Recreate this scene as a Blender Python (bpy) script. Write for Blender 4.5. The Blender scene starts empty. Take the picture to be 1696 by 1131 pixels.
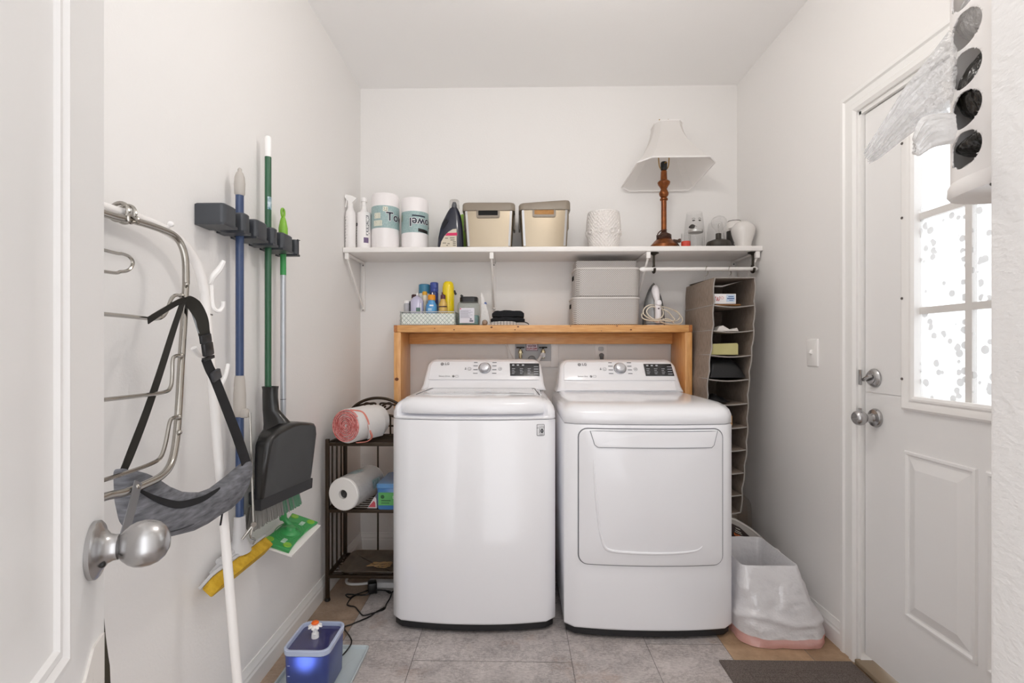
import bpy, bmesh, math, random
from mathutils import Vector, Matrix, Euler, noise
random.seed(7)
SC = bpy.context.scene
COL = SC.collection
# ---------------------------------------------------------------- camera, light, exposure
H, F, U0, V0, PSI = 1.19, 820.0, 837.6, 578.0, 0.020      # eye height (m), focal length and principal point (px), yaw
cam = bpy.data.cameras.new('camera'); camo = bpy.data.objects.new('camera', cam); COL.objects.link(camo)
camo.location = (0, 0, H); camo.rotation_euler = (math.pi/2, 0, PSI)
cam.sensor_width = 36; cam.lens = F/1696*36; cam.clip_start = .02
cam.shift_x = (848-U0)/1696; cam.shift_y = (V0-565.5)/1696
SC.camera = camo
w = bpy.data.worlds.new('world'); SC.world = w; w.use_nodes = True
WB = w.node_tree.nodes['Background']; WB.inputs[0].default_value = (.98, .99, 1.02, 1); WB.inputs[1].default_value = 2.3
LAMP_E = 56.0                               # emission strength of the ceiling lamp's glass globe
vs = SC.view_settings; vs.view_transform = 'Standard'; vs.look = 'None'; vs.gamma = 1; vs.use_curve_mapping = False; vs.exposure = 0.09
SC.cycles.diffuse_bounces = 8; SC.cycles.max_bounces = 16; SC.cycles.transparent_max_bounces = 24
SC.cycles.caustics_reflective = False; SC.cycles.caustics_refractive = False

# ---------------------------------------------------------------- pixel to room coordinates (metres)
T = math.tan(PSI); CP, SP = math.cos(PSI), math.sin(PSI)
def at(u, v, Y):
    r = (u-U0)/F; X = Y*(r-T)/(1+T*r); yc = Y*CP - X*SP
    return Vector((X, Y, H-(v-V0)*yc/F))
def atX(u, v, X):
    r = (u-U0)/F; Y = X*(1+T*r)/(r-T); yc = Y*CP - X*SP
    return Vector((X, Y, H-(v-V0)*yc/F))
def atZ(u, v, Z):
    yc = (H-Z)*F/(v-V0); xc = (u-U0)/F*yc
    return Vector((xc*CP-yc*SP, xc*SP+yc*CP, Z))

# ---------------------------------------------------------------- materials
def lin(h):
    h = h.lstrip('#'); o = []
    for i in (0, 2, 4):
        c = int(h[i:i+2], 16)/255; o.append(c/12.92 if c <= .04045 else ((c+.055)/1.055)**2.4)
    return (*o, 1)
MC = {}
def M(name, col, rough=.5, metal=0., col2=None, ns=30, nstr=(.35, .65), bump=None, trans=0, emit=None, es=1, coat=0, stretch=(1, 1, 1), spec=.5, alpha=1, detail=4, sub=0):
    if name in MC: return MC[name]
    m = bpy.data.materials.new(name); m.use_nodes = True; nt = m.node_tree; N, L = nt.nodes, nt.links
    p = N['Principled BSDF']; p.inputs['Base Color'].default_value = lin(col)
    p.inputs['Roughness'].default_value = rough; p.inputs['Metallic'].default_value = metal
    p.inputs['Transmission Weight'].default_value = trans; p.inputs['Coat Weight'].default_value = coat
    p.inputs['Specular IOR Level'].default_value = spec; p.inputs['Alpha'].default_value = alpha
    if sub: p.inputs['Subsurface Weight'].default_value = sub; p.inputs['Subsurface Scale'].default_value = .01
    if emit: p.inputs['Emission Color'].default_value = lin(emit); p.inputs['Emission Strength'].default_value = es
    if col2 or bump:
        tc = N.new('ShaderNodeTexCoord'); mp = N.new('ShaderNodeMapping'); mp.inputs['Scale'].default_value = stretch
        L.new(tc.outputs['Object'], mp.inputs['Vector'])
    if col2:
        n = N.new('ShaderNodeTexNoise'); n.inputs['Scale'].default_value = ns; n.inputs['Detail'].default_value = detail
        r = N.new('ShaderNodeValToRGB'); r.color_ramp.elements[0].position, r.color_ramp.elements[1].position = nstr
        r.color_ramp.elements[0].color = lin(col); r.color_ramp.elements[1].color = lin(col2)
        L.new(mp.outputs[0], n.inputs['Vector']); L.new(n.outputs['Fac'], r.inputs[0]); L.new(r.outputs[0], p.inputs['Base Color'])
    if bump:
        b = N.new('ShaderNodeTexNoise'); b.inputs['Scale'].default_value = bump[0]; b.inputs['Detail'].default_value = 3
        bp = N.new('ShaderNodeBump'); bp.inputs['Strength'].default_value = bump[1]; bp.inputs['Distance'].default_value = bump[2] if len(bump) > 2 else .002
        L.new(mp.outputs[0], b.inputs['Vector']); L.new(b.outputs['Fac'], bp.inputs['Height']); L.new(bp.outputs[0], p.inputs['Normal'])
    MC[name] = m; return m
def glassmat(name, tint='#fcfcfc', refl=.10, rough=.03):
    if name in MC: return MC[name]
    m = bpy.data.materials.new(name); m.use_nodes = True; N, L = m.node_tree.nodes, m.node_tree.links
    N.remove(N['Principled BSDF']); o = N['Material Output']
    t = N.new('ShaderNodeBsdfTransparent'); t.inputs[0].default_value = lin(tint)
    g = N.new('ShaderNodeBsdfGlossy'); g.inputs['Roughness'].default_value = rough
    lw = N.new('ShaderNodeLayerWeight'); lw.inputs[0].default_value = .25
    ma = N.new('ShaderNodeMath'); ma.operation = 'MULTIPLY_ADD'; ma.inputs[1].default_value = .75; ma.inputs[2].default_value = refl*.35
    mx = N.new('ShaderNodeMixShader'); L.new(lw.outputs['Facing'], ma.inputs[0])
    pw = N.new('ShaderNodeMath'); pw.operation = 'POWER'; pw.inputs[1].default_value = 1.4
    L.new(ma.outputs[0], pw.inputs[0]); L.new(pw.outputs[0], mx.inputs[0])
    L.new(t.outputs[0], mx.inputs[1]); L.new(g.outputs[0], mx.inputs[2]); L.new(mx.outputs[0], o.inputs['Surface'])
    MC[name] = m; return m
def clothmat(name, col, thru=.5, bump=None, gloss=.0, clear=0.):
    """thin sheet: diffuse + translucent (+ clear share + gloss)"""
    if name in MC: return MC[name]
    m = bpy.data.materials.new(name); m.use_nodes = True; N, L = m.node_tree.nodes, m.node_tree.links
    N.remove(N['Principled BSDF']); o = N['Material Output']
    d = N.new('ShaderNodeBsdfDiffuse'); t = N.new('ShaderNodeBsdfTranslucent'); mx = N.new('ShaderNodeMixShader')
    d.inputs[0].default_value = lin(col); t.inputs[0].default_value = lin(col); mx.inputs[0].default_value = thru
    L.new(d.outputs[0], mx.inputs[1]); L.new(t.outputs[0], mx.inputs[2]); last = mx
    g = None
    if gloss:
        g = N.new('ShaderNodeBsdfGlossy'); g.inputs['Roughness'].default_value = .22; m2 = N.new('ShaderNodeMixShader'); m2.inputs[0].default_value = gloss
        L.new(last.outputs[0], m2.inputs[1]); L.new(g.outputs[0], m2.inputs[2]); last = m2
    if clear:
        c = N.new('ShaderNodeBsdfTransparent'); m3 = N.new('ShaderNodeMixShader'); m3.inputs[0].default_value = clear
        L.new(last.outputs[0], m3.inputs[1]); L.new(c.outputs[0], m3.inputs[2]); last = m3
    if bump:
        tc = N.new('ShaderNodeTexCoord'); b = N.new('ShaderNodeTexNoise'); b.inputs['Scale'].default_value = bump[0]; b.inputs['Detail'].default_value = 4
        bp = N.new('ShaderNodeBump'); bp.inputs['Strength'].default_value = bump[1]; bp.inputs['Distance'].default_value = bump[2]
        L.new(tc.outputs['Object'], b.inputs['Vector']); L.new(b.outputs['Fac'], bp.inputs['Height'])
        for s in (d, t, g):
            if s: L.new(bp.outputs[0], s.inputs['Normal'])
    L.new(last.outputs[0], o.inputs['Surface']); MC[name] = m; return m

# ---------------------------------------------------------------- mesh builder
def cr(pts, n=6, closed=False):
    pts = [Vector(p) for p in pts]; out = []; k = len(pts)
    for i in range(k if closed else k-1):
        g = (lambda j: pts[j % k]) if closed else (lambda j: pts[max(0, min(k-1, j))])
        a, b, c, d = g(i-1), g(i), g(i+1), g(i+2)
        for q in range(n):
            t = q/n; out.append(.5*((2*b)+(c-a)*t+(2*a-5*b+4*c-d)*t*t+(3*b-a-3*c+d)*t**3))
    if not closed: out.append(pts[-1])
    return out
def rr(x0, x1, z0, z1, r, n=5):
    r = min(r, (x1-x0)/2-1e-5, (z1-z0)/2-1e-5); o = []
    for cx, cz, a in ((x1-r, z1-r, 0), (x0+r, z1-r, 90), (x0+r, z0+r, 180), (x1-r, z0+r, 270)):
        for i in range(n+1):
            t = math.radians(a+90*i/n); o.append((cx+r*math.cos(t), cz+r*math.sin(t)))
    return o
def rect4(x0, x1, z0, z1): return [(x1, z1), (x0, z1), (x0, z0), (x1, z0)]
def dens(poly, step):
    out = []
    for p, q in zip(poly, poly[1:]+poly[:1]):
        n = max(1, int(math.hypot(q[0]-p[0], q[1]-p[1])/step)); out += [(p[0]+(q[0]-p[0])*k/n, p[1]+(q[1]-p[1])*k/n) for k in range(n)]
    return out
def offset(poly, d):
    n = len(poly); A = sum(poly[i][0]*poly[(i+1) % n][1]-poly[(i+1) % n][0]*poly[i][1] for i in range(n)); s = 1 if A > 0 else -1
    out = []
    for i in range(n):
        p, q, r = poly[i-1], poly[i], poly[(i+1) % n]
        e1 = Vector((q[0]-p[0], q[1]-p[1])); e2 = Vector((r[0]-q[0], r[1]-q[1]))
        if e1.length < 1e-9: e1 = e2
        if e2.length < 1e-9: e2 = e1
        e1.normalize(); e2.normalize()
        n1 = Vector((-e1.y, e1.x))*s; n2 = Vector((-e2.y, e2.x))*s; b = n1+n2
        if b.length < 1e-6: b = n1
        b.normalize(); k = d/max(.35, b.dot(n1)); out.append((q[0]+b.x*k, q[1]+b.y*k))
    return out
def wmat(o):
    m = Matrix.Identity(4)
    while o is not None:
        m = o.matrix_basis @ m; o = o.parent
    return m
class B:
    def __init__(s): s.b = bmesh.new()
    def loop(s, pts): return [s.b.verts.new(p) for p in pts]
    def face(s, vs, mi=0):
        try: f = s.b.faces.new(vs)
        except ValueError: return None
        f.material_index = mi; return f
    def loft(s, loops, mi=0, closed=True, cap0=True, cap1=True):
        L = [s.loop(l) for l in loops]; n = len(L[0])
        for a, c in zip(L, L[1:]):
            for i in range(n if closed else n-1):
                j = (i+1) % n; s.face((a[i], a[j], c[j], c[i]), mi)
        if closed and cap0: s.face(L[0][::-1], mi)
        if closed and cap1: s.face(L[-1], mi)
        return s
    def box(s, x0, x1, y0, y1, z0, z1, bev=0, mi=0, m=None):
        r = bmesh.ops.create_cube(s.b, size=1, matrix=Matrix.Translation(((x0+x1)/2, (y0+y1)/2, (z0+z1)/2)) @ Matrix.Diagonal((abs(x1-x0), abs(y1-y0), abs(z1-z0), 1)))
        vs = r['verts']; fs = set(f for v in vs for f in v.link_faces)
        for f in fs: f.material_index = mi
        if bev:
            es = list(set(e for v in vs for e in v.link_edges)); q = bmesh.ops.bevel(s.b, geom=es, offset=bev, segments=2, affect='EDGES', profile=.5, clamp_overlap=True)
            for f in q['faces']: f.material_index = mi
            vs = list(set(v for f in q['faces'] for v in f.verts) | set(v for v in vs if v.is_valid))
        if m is not None: bmesh.ops.transform(s.b, matrix=m, verts=vs)
        return s
    def obox(s, c, size, m=None, bev=0, mi=0):
        """box of given size, rotated by 3x3/4x4 m about its centre c"""
        mm = Matrix.Translation(Vector(c)) @ (m.to_4x4() if m is not None else Matrix.Identity(4))
        x, y, z = size; return s.box(-x/2, x/2, -y/2, y/2, -z/2, z/2, bev, mi, mm)
    def lathe(s, prof, c=(0, 0, 0), axis=(0, 0, 1), seg=24, mi=0, sx=1, sy=1, cap=True, xdir=None):
        ax = Vector(axis).normalized(); c = Vector(c)
        x = Vector(xdir) if xdir is not None else (Vector((1, 0, 0)) if abs(ax.x) < .9 else Vector((0, 1, 0)))
        x = (x-ax*x.dot(ax)).normalized(); y = ax.cross(x)
        ls = [[c+ax*z+x*(r*sx*math.cos(2*math.pi*i/seg))+y*(r*sy*math.sin(2*math.pi*i/seg)) for i in range(seg)] for r, z in prof]
        return s.loft(ls, mi, True, cap, cap)
    def cyl(s, p0, p1, r0, r1=None, seg=14, mi=0):
        p0, p1 = Vector(p0), Vector(p1); d = p1-p0
        return s.lathe([(r0, 0), (r0 if r1 is None else r1, d.length)], p0, d, seg, mi)
    def tube(s, pts, r, seg=8, closed=False, mi=0):
        pts = [Vector(p) for p in pts]; n = len(pts); fr = None; ls = []
        for i, p in enumerate(pts):
            if closed: t = pts[(i+1) % n]-pts[i-1]
            else: t = pts[min(n-1, i+1)]-pts[max(0, i-1)]
            if t.length < 1e-9: t = Vector((0, 0, 1))
            t.normalize()
            if fr is None: fr = t.orthogonal().normalized()
            fr = fr-t*fr.dot(t)
            if fr.length < 1e-6: fr = t.orthogonal()
            fr.normalize(); b = t.cross(fr); rad = r(i/(n-1)) if callable(r) else r
            ls.append([p+fr*(rad*math.cos(2*math.pi*k/seg))+b*(rad*math.sin(2*math.pi*k/seg)) for k in range(seg)])
        if closed: ls.append(ls[0]); return s.loft(ls, mi, True, False, False)
        return s.loft(ls, mi)
    def ribbon(s, pts, wd, th, wdir, mi=0):
        """flat strap of width wd and thickness th; wdir = its width direction (vector or function of 0..1)"""
        pts = [Vector(p) for p in pts]; n = len(pts); ls = []
        for i, p in enumerate(pts):
            t = (pts[min(n-1, i+1)]-pts[max(0, i-1)]).normalized(); a = Vector(wdir(i/(n-1)) if callable(wdir) else wdir)
            a = (a-t*a.dot(t)).normalized(); b = t.cross(a); wq = wd(i/(n-1)) if callable(wd) else wd
            ls.append([p+a*wq/2+b*th/2, p-a*wq/2+b*th/2, p-a*wq/2-b*th/2, p+a*wq/2-b*th/2])
        return s.loft(ls, mi)
    def plate(s, poly, mp, depth, r=.003, rings=1, mi=0, bulge=0):
        """pillow plate: outline poly (a,b), mp(a,b,d) to 3-D with d measured inward from the front; rounded front edge r"""
        c = (sum(p[0] for p in poly)/len(poly), sum(p[1] for p in poly)/len(poly))
        ls = [[mp(a, b, depth) for a, b in poly]]
        if r: 
            ls.append([mp(a, b, r) for a, b in poly])
            for k in (1, 2, 3):
                t = math.radians(30*k); q = offset(poly, r*(1-math.cos(t))); ls.append([mp(a, b, r*(1-math.sin(t))) for a, b in q])
            last = offset(poly, r)
        else: ls.append([mp(a, b, 0) for a, b in poly]); last = poly
        for k in range(1, rings):
            f = 1-k/rings; ls.append([mp(c[0]+(a-c[0])*f, c[1]+(b-c[1])*f, -bulge*(1-f*f)) for a, b in last])
        return s.loft(ls, mi)
    def sphere(s, c, r, seg=16, mi=0, m=None):
        rx, ry, rz = (r, r, r) if not isinstance(r, (tuple, list)) else r
        mm = Matrix.Translation(Vector(c)) @ (m.to_4x4() if m is not None else Matrix.Identity(4)) @ Matrix.Diagonal((rx, ry, rz, 1))
        q = bmesh.ops.create_uvsphere(s.b, u_segments=seg, v_segments=max(6, seg//2), radius=1, matrix=mm)
        for f in set(f for v in q['verts'] for f in v.link_faces): f.material_index = mi
        return s
    def grid(s, nu, nv, f, mi=0):
        V = [[s.b.verts.new(f(i/nu, j/nv)) for j in range(nv+1)] for i in range(nu+1)]
        for i in range(nu):
            for j in range(nv): s.face((V[i][j], V[i+1][j], V[i+1][j+1], V[i][j+1]), mi)
        return s
    def done(s, name, mats, parent=None, ang=38, origin=None, recalc=True, flat=False):
        if recalc: bmesh.ops.recalc_face_normals(s.b, faces=s.b.faces[:])
        me = bpy.data.meshes.new(name); s.b.to_mesh(me); s.b.free()
        return link_mesh(name, me, mats, parent, ang, origin, flat)
def link_mesh(name, me, mats, parent=None, ang=38, origin=None, flat=False):
    if not isinstance(mats, (list, tuple)): mats = [mats]
    for m in mats: me.materials.append(m)
    if not flat:
        me.polygons.foreach_set('use_smooth', [True]*len(me.polygons)); me.set_sharp_from_angle(angle=math.radians(ang))
    if parent is not None: me.transform(wmat(parent).inverted())
    xs = [v.co for v in me.vertices]
    if not xs: xs = [Vector((0, 0, 0))]
    if origin is None or parent is not None:
        lo = [min(v[i] for v in xs) for i in range(3)]; hi = [max(v[i] for v in xs) for i in range(3)]
        origin = Vector(((lo[0]+hi[0])/2, (lo[1]+hi[1])/2, lo[2]))
    origin = Vector(origin); me.transform(Matrix.Translation(-origin)); me.update()
    o = bpy.data.objects.new(name, me); COL.objects.link(o); o.location = origin
    if parent is not None: o.parent = parent
    return o
def tag(o, label, cat, group=None, kind=None):
    if label: o['label'] = label
    if cat: o['category'] = cat
    if group: o['group'] = group
    if kind: o['kind'] = kind
    return o
def thing(name, label, cat, loc=(0, 0, 0), group=None):
    o = bpy.data.objects.new(name, None); o.empty_display_size = .05; COL.objects.link(o); o.location = loc
    return tag(o, label, cat, group)
def struct(o, label=None):
    o['kind'] = 'structure'
    if label: o['label'] = label
    return o
def text(s, h, o, right, up, name, mat, parent, align='CENTER', bend=None, thick=.0006, bold=0):
    c = bpy.data.curves.new(name, 'FONT'); c.body = s; c.size = h/.72; c.align_x = align; c.align_y = 'CENTER'; c.offset = bold; c.resolution_u = 3
    t = bpy.data.objects.new('tmp', c); COL.objects.link(t)
    dg = bpy.context.evaluated_depsgraph_get(); dg.update()
    me = bpy.data.meshes.new_from_object(t.evaluated_get(dg)); bpy.data.objects.remove(t); bpy.data.curves.remove(c)
    if bend:
        bm = bmesh.new(); bm.from_mesh(me); bmesh.ops.triangulate(bm, faces=bm.faces[:]); bmesh.ops.subdivide_edges(bm, edges=bm.edges[:], cuts=3, use_grid_fill=True); bm.to_mesh(me); bm.free()
    right, up = Vector(right).normalized(), Vector(up).normalized(); nn = right.cross(up); o = Vector(o)
    for v in me.vertices:
        p = v.co.copy(); v.co = bend(p.x, p.y) if bend else o+right*p.x+up*p.y+nn*thick
    return link_mesh(name, me, mat, parent, flat=True)
def copy_tree(o, parent=None):
    c = o.copy(); COL.objects.link(c); c.parent = parent
    for ch in list(o.children): copy_tree(ch, c)
    return c
X3, Y3, Z3 = Vector((1, 0, 0)), Vector((0, 1, 0)), Vector((0, 0, 1))
def front(y):  # plate mapping for a plane facing the camera
    return lambda a, b, d: Vector((a, (y(a, b) if callable(y) else y)+d, b))

# common materials
WALL = M('wall_paint', '#edebe9', .62, bump=(130, .25, .002))
TRIM = M('trim_paint', '#efeeec', .38)
DOORP = M('door_paint', '#eeedec', .42)
WHITE = M('appliance_white', '#f1f1f4', .16, coat=.3)
WHITEP = M('white_plastic', '#f3f1ef', .35)
WMETAL = M('white_coated_metal', '#f0edea', .35)
BLACKP = M('black_plastic', '#161514', .35)
DARKGREY = M('dark_grey', '#3a3a3c', .45)
CHROME = M('chrome', '#aaa69f', .16, 1)
STEEL = M('brushed_nickel', '#b9b8b8', .27, 1)
GLASS = glassmat('clear_glass')
INK = M('ink_grey', '#55565c', .6)
INKD = M('ink_dark', '#1d1f26', .6)
# ================================================================ the room
LX, RX, BY, CZ, FY = -.925, 1.299, 2.933, 2.74, -.60
SKIRT = .10
# floor: stone-look tiles, each a slightly raised slab with its own tone
def floor():
    m = bpy.data.materials.new('stone_tile'); m.use_nodes = True; N, L = m.node_tree.nodes, m.node_tree.links
    p = N['Principled BSDF']; p.inputs['Roughness'].default_value = .5
    at_ = N.new('ShaderNodeAttribute'); at_.attribute_name = 'tone'
    tc = N.new('ShaderNodeTexCoord')
    def nz(sc, det, rough=.6, st=(1, 1, 1)):
        mp = N.new('ShaderNodeMapping'); mp.inputs['Scale'].default_value = st; L.new(tc.outputs['Object'], mp.inputs['Vector'])
        n = N.new('ShaderNodeTexNoise'); n.inputs['Scale'].default_value = sc; n.inputs['Detail'].default_value = det; n.inputs['Roughness'].default_value = rough
        L.new(mp.outputs[0], n.inputs['Vector']); return n
    def ramp(src, p0, c0, p1, c1):
        r = N.new('ShaderNodeValToRGB'); r.color_ramp.elements[0].position, r.color_ramp.elements[1].position = p0, p1
        r.color_ramp.elements[0].color, r.color_ramp.elements[1].color = c0, c1; L.new(src, r.inputs[0]); return r
    def mix(f, a, b, mode='MIX'):
        x = N.new('ShaderNodeMix'); x.data_type = 'RGBA'; x.blend_type = mode
        if isinstance(f, float): x.inputs[0].default_value = f
        else: L.new(f, x.inputs[0])
        L.new(a, x.inputs[6]); L.new(b, x.inputs[7]); return x.outputs[2]
    base = ramp(nz(5, 10, .72).outputs['Fac'], .38, lin('#979190'), .64, lin('#cfc7c4'))
    fine = ramp(nz(60, 6, .7, (1, 2.2, 1)).outputs['Fac'], .36, lin('#8a8483'), .6, lin('#dad3d0'))
    c = mix(.42, base.outputs[0], fine.outputs[0])
    rust = ramp(nz(3.1, 9, .75).outputs['Fac'], .55, (0, 0, 0, 1), .68, (.6, .6, .6, 1))
    rc = ramp(nz(14, 5).outputs['Fac'], .35, lin('#8d6f5c'), .65, lin('#a98d78')); c = mix(rust.outputs[0], c, rc.outputs[0])
    vein = ramp(nz(2.6, 12, .8).outputs['Fac'], .485, (0, 0, 0, 1), .5, (1, 1, 1, 1)); vein.color_ramp.elements.new(.515).color = (0, 0, 0, 1)
    dk = N.new('ShaderNodeRGB'); dk.outputs[0].default_value = lin('#5d5757'); vm = N.new('ShaderNodeMath'); vm.operation = 'MULTIPLY'; vm.inputs[1].default_value = .5
    L.new(vein.outputs[0], vm.inputs[0]); c = mix(vm.outputs[0], c, dk.outputs[0])
    tan = ramp(nz(7, 8, .7).outputs['Fac'], .36, lin('#94785c'), .64, lin('#b89a7c'))
    sep = N.new('ShaderNodeSeparateColor'); L.new(at_.outputs['Color'], sep.inputs[0])
    c = mix(sep.outputs[1], c, tan.outputs[0])
    cm = N.new('ShaderNodeCombineColor'); [L.new(sep.outputs[0], cm.inputs[i]) for i in range(3)]
    c = mix(1.0, c, cm.outputs[0], 'MULTIPLY')
    gr = N.new('ShaderNodeRGB'); gr.outputs[0].default_value = lin('#6a6562'); c = mix(sep.outputs[2], c, gr.outputs[0])
    L.new(c, p.inputs['Base Color'])
    bp = N.new('ShaderNodeBump'); bp.inputs['Strength'].default_value = .25; bp.inputs['Distance'].default_value = .003
    L.new(fine.outputs[0], bp.inputs['Height']); L.new(bp.outputs[0], p.inputs['Normal'])
    b = bmesh.new(); cl = b.loops.layers.float_color.new('tone'); R = random.Random(3)
    def quad(x0, x1, y0, y1, z, t):
        f = b.faces.new([b.verts.new(q) for q in ((x0, y0, z), (x1, y0, z), (x1, y1, z), (x0, y1, z))])
        for l in f.loops: l[cl] = t
    quad(LX-.1, RX+.15, FY, BY+.1, -.0015, (1, 0, 1, 1)); g = .0011
    for x0, x1, off, lg in ((-1.02, -.704, 1.55, .61), (-.704, -.3955, 2.01, .61), (-.3955, .2139, 1.885, .305), (.2139, .5267, 1.72, .61), (.5267, .835, 1.40, .61), (.835, 1.143, 1.56, .61), (1.143, 1.46, 1.30, .61)):
        y = off-lg*12
        while y < BY+.1:
            y1 = y+lg
            if y1 > FY:
                tn = 1. if (x0 > .8) else (.75 if x1 < -.6 else (.5 if x1 < -.3 and R.random() < .6 else R.random()*.12))
                quad(x0+g, x1-g, max(FY, y)+g, min(BY+.1, y1)-g, 0, (.86+.2*R.random(), tn, 0, 1))
            y = y1
    me = bpy.data.meshes.new('floor'); b.to_mesh(me); b.free()
    struct(link_mesh('floor', me, m, flat=True, origin=(0, 0, 0)))
floor()
struct(B().box(LX-.1, LX, FY, BY+.1, 0, CZ).done('wall_left', WALL))
struct(B().box(LX, RX+.2, BY, BY+.1, 0, CZ).done('wall_back', WALL))
DY0, DY1, DZ = .962, 1.898, 2.085          # exterior door opening in the right wall
b = B(); b.box(RX, RX+.12, DY1, BY, 0, CZ); b.box(RX, RX+.12, .688, DY0, 0, CZ); b.box(RX, RX+.12, DY0, DY1, DZ, CZ)
struct(b.done('wall_right', WALL))
ROUGHW = M('orange_peel_wall', '#edebe9', .6, bump=(75, .55, .003), stretch=(1, 1, 1.6))
b = B(); b.box(.645, RX+.12, FY, .688, 0, CZ, .006); struct(b.done('wall_front', ROUGHW))
struct(B().box(LX-.1, RX+.2, FY, BY+.1, CZ, CZ+.08).done('ceiling', M('ceiling_paint', '#f7f6f5', .75, bump=(110, .2, .002))))
# baseboards: stepped profile
PROF = [(0, 0), (.014, 0), (.014, .058), (.011, .066), (.011, .074), (.006, .086), (.004, .10), (0, .10)]
def board(name, p0, p1, nrm):
    p0, p1, nrm = Vector(p0), Vector(p1), Vector(nrm)
    struct(B().loft([[p+nrm*a+Z3*z for a, z in PROF] for p in (p0, p1)]).done(name, TRIM, ang=20))
board('baseboard_left', (LX, FY, 0), (LX, BY, 0), X3)
board('baseboard_back', (LX, BY, 0), (RX, BY, 0), -Y3)
board('baseboard_right', (RX, DY1+.088, 0), (RX, BY, 0), -X3)
# ---- exterior door: casing, jamb, slab, half light
def casing():
    P = [(0, 0), (0, .010), (.012, .017), (.030, .017), (.036, .012), (.060, .012), (.066, .018), (.080, .018), (.084, .0)]   # (across, out of the wall)
    b = B()
    b.loft([[Vector((RX-o+.0004, DY1+.004+a, 0)) for a, o in P], [Vector((RX-o+.0004, DY1+.004+a, DZ+.004+a)) for a, o in P], [Vector((RX-o+.0004, DY0-.004-a, DZ+.004+a)) for a, o in P], [Vector((RX-o+.0004, DY0-.004-a, 0)) for a, o in P]])
    struct(b.done('trim_1', TRIM, ang=20))
    b = B(); b.box(RX-.001, RX+.12, DY1-.012, DY1+.006, 0, DZ); b.box(RX-.001, RX+.12, DY0-.006, DY0+.012, 0, DZ); b.box(RX-.001, RX+.12, DY0, DY1, DZ-.012, DZ+.006)
    b.box(RX+.058, RX+.10, DY1-.024, DY1-.010, 0, DZ); b.box(RX+.058, RX+.10, DY0+.01, DY0+.024, 0, DZ); b.box(RX+.058, RX+.10, DY0, DY1, DZ-.026, DZ-.01)
    struct(b.done('trim_2', TRIM))
    struct(B().box(RX-.02, RX+.14, DY0, DY1, .0, .022, .006).done('trim_3', M('threshold', '#94826c', .5)))
casing()
SX = RX+.012                                # room face of the door slab
gy0, gy1, gz0, gz1 = 1.297, 1.655, 1.030, 1.945
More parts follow.
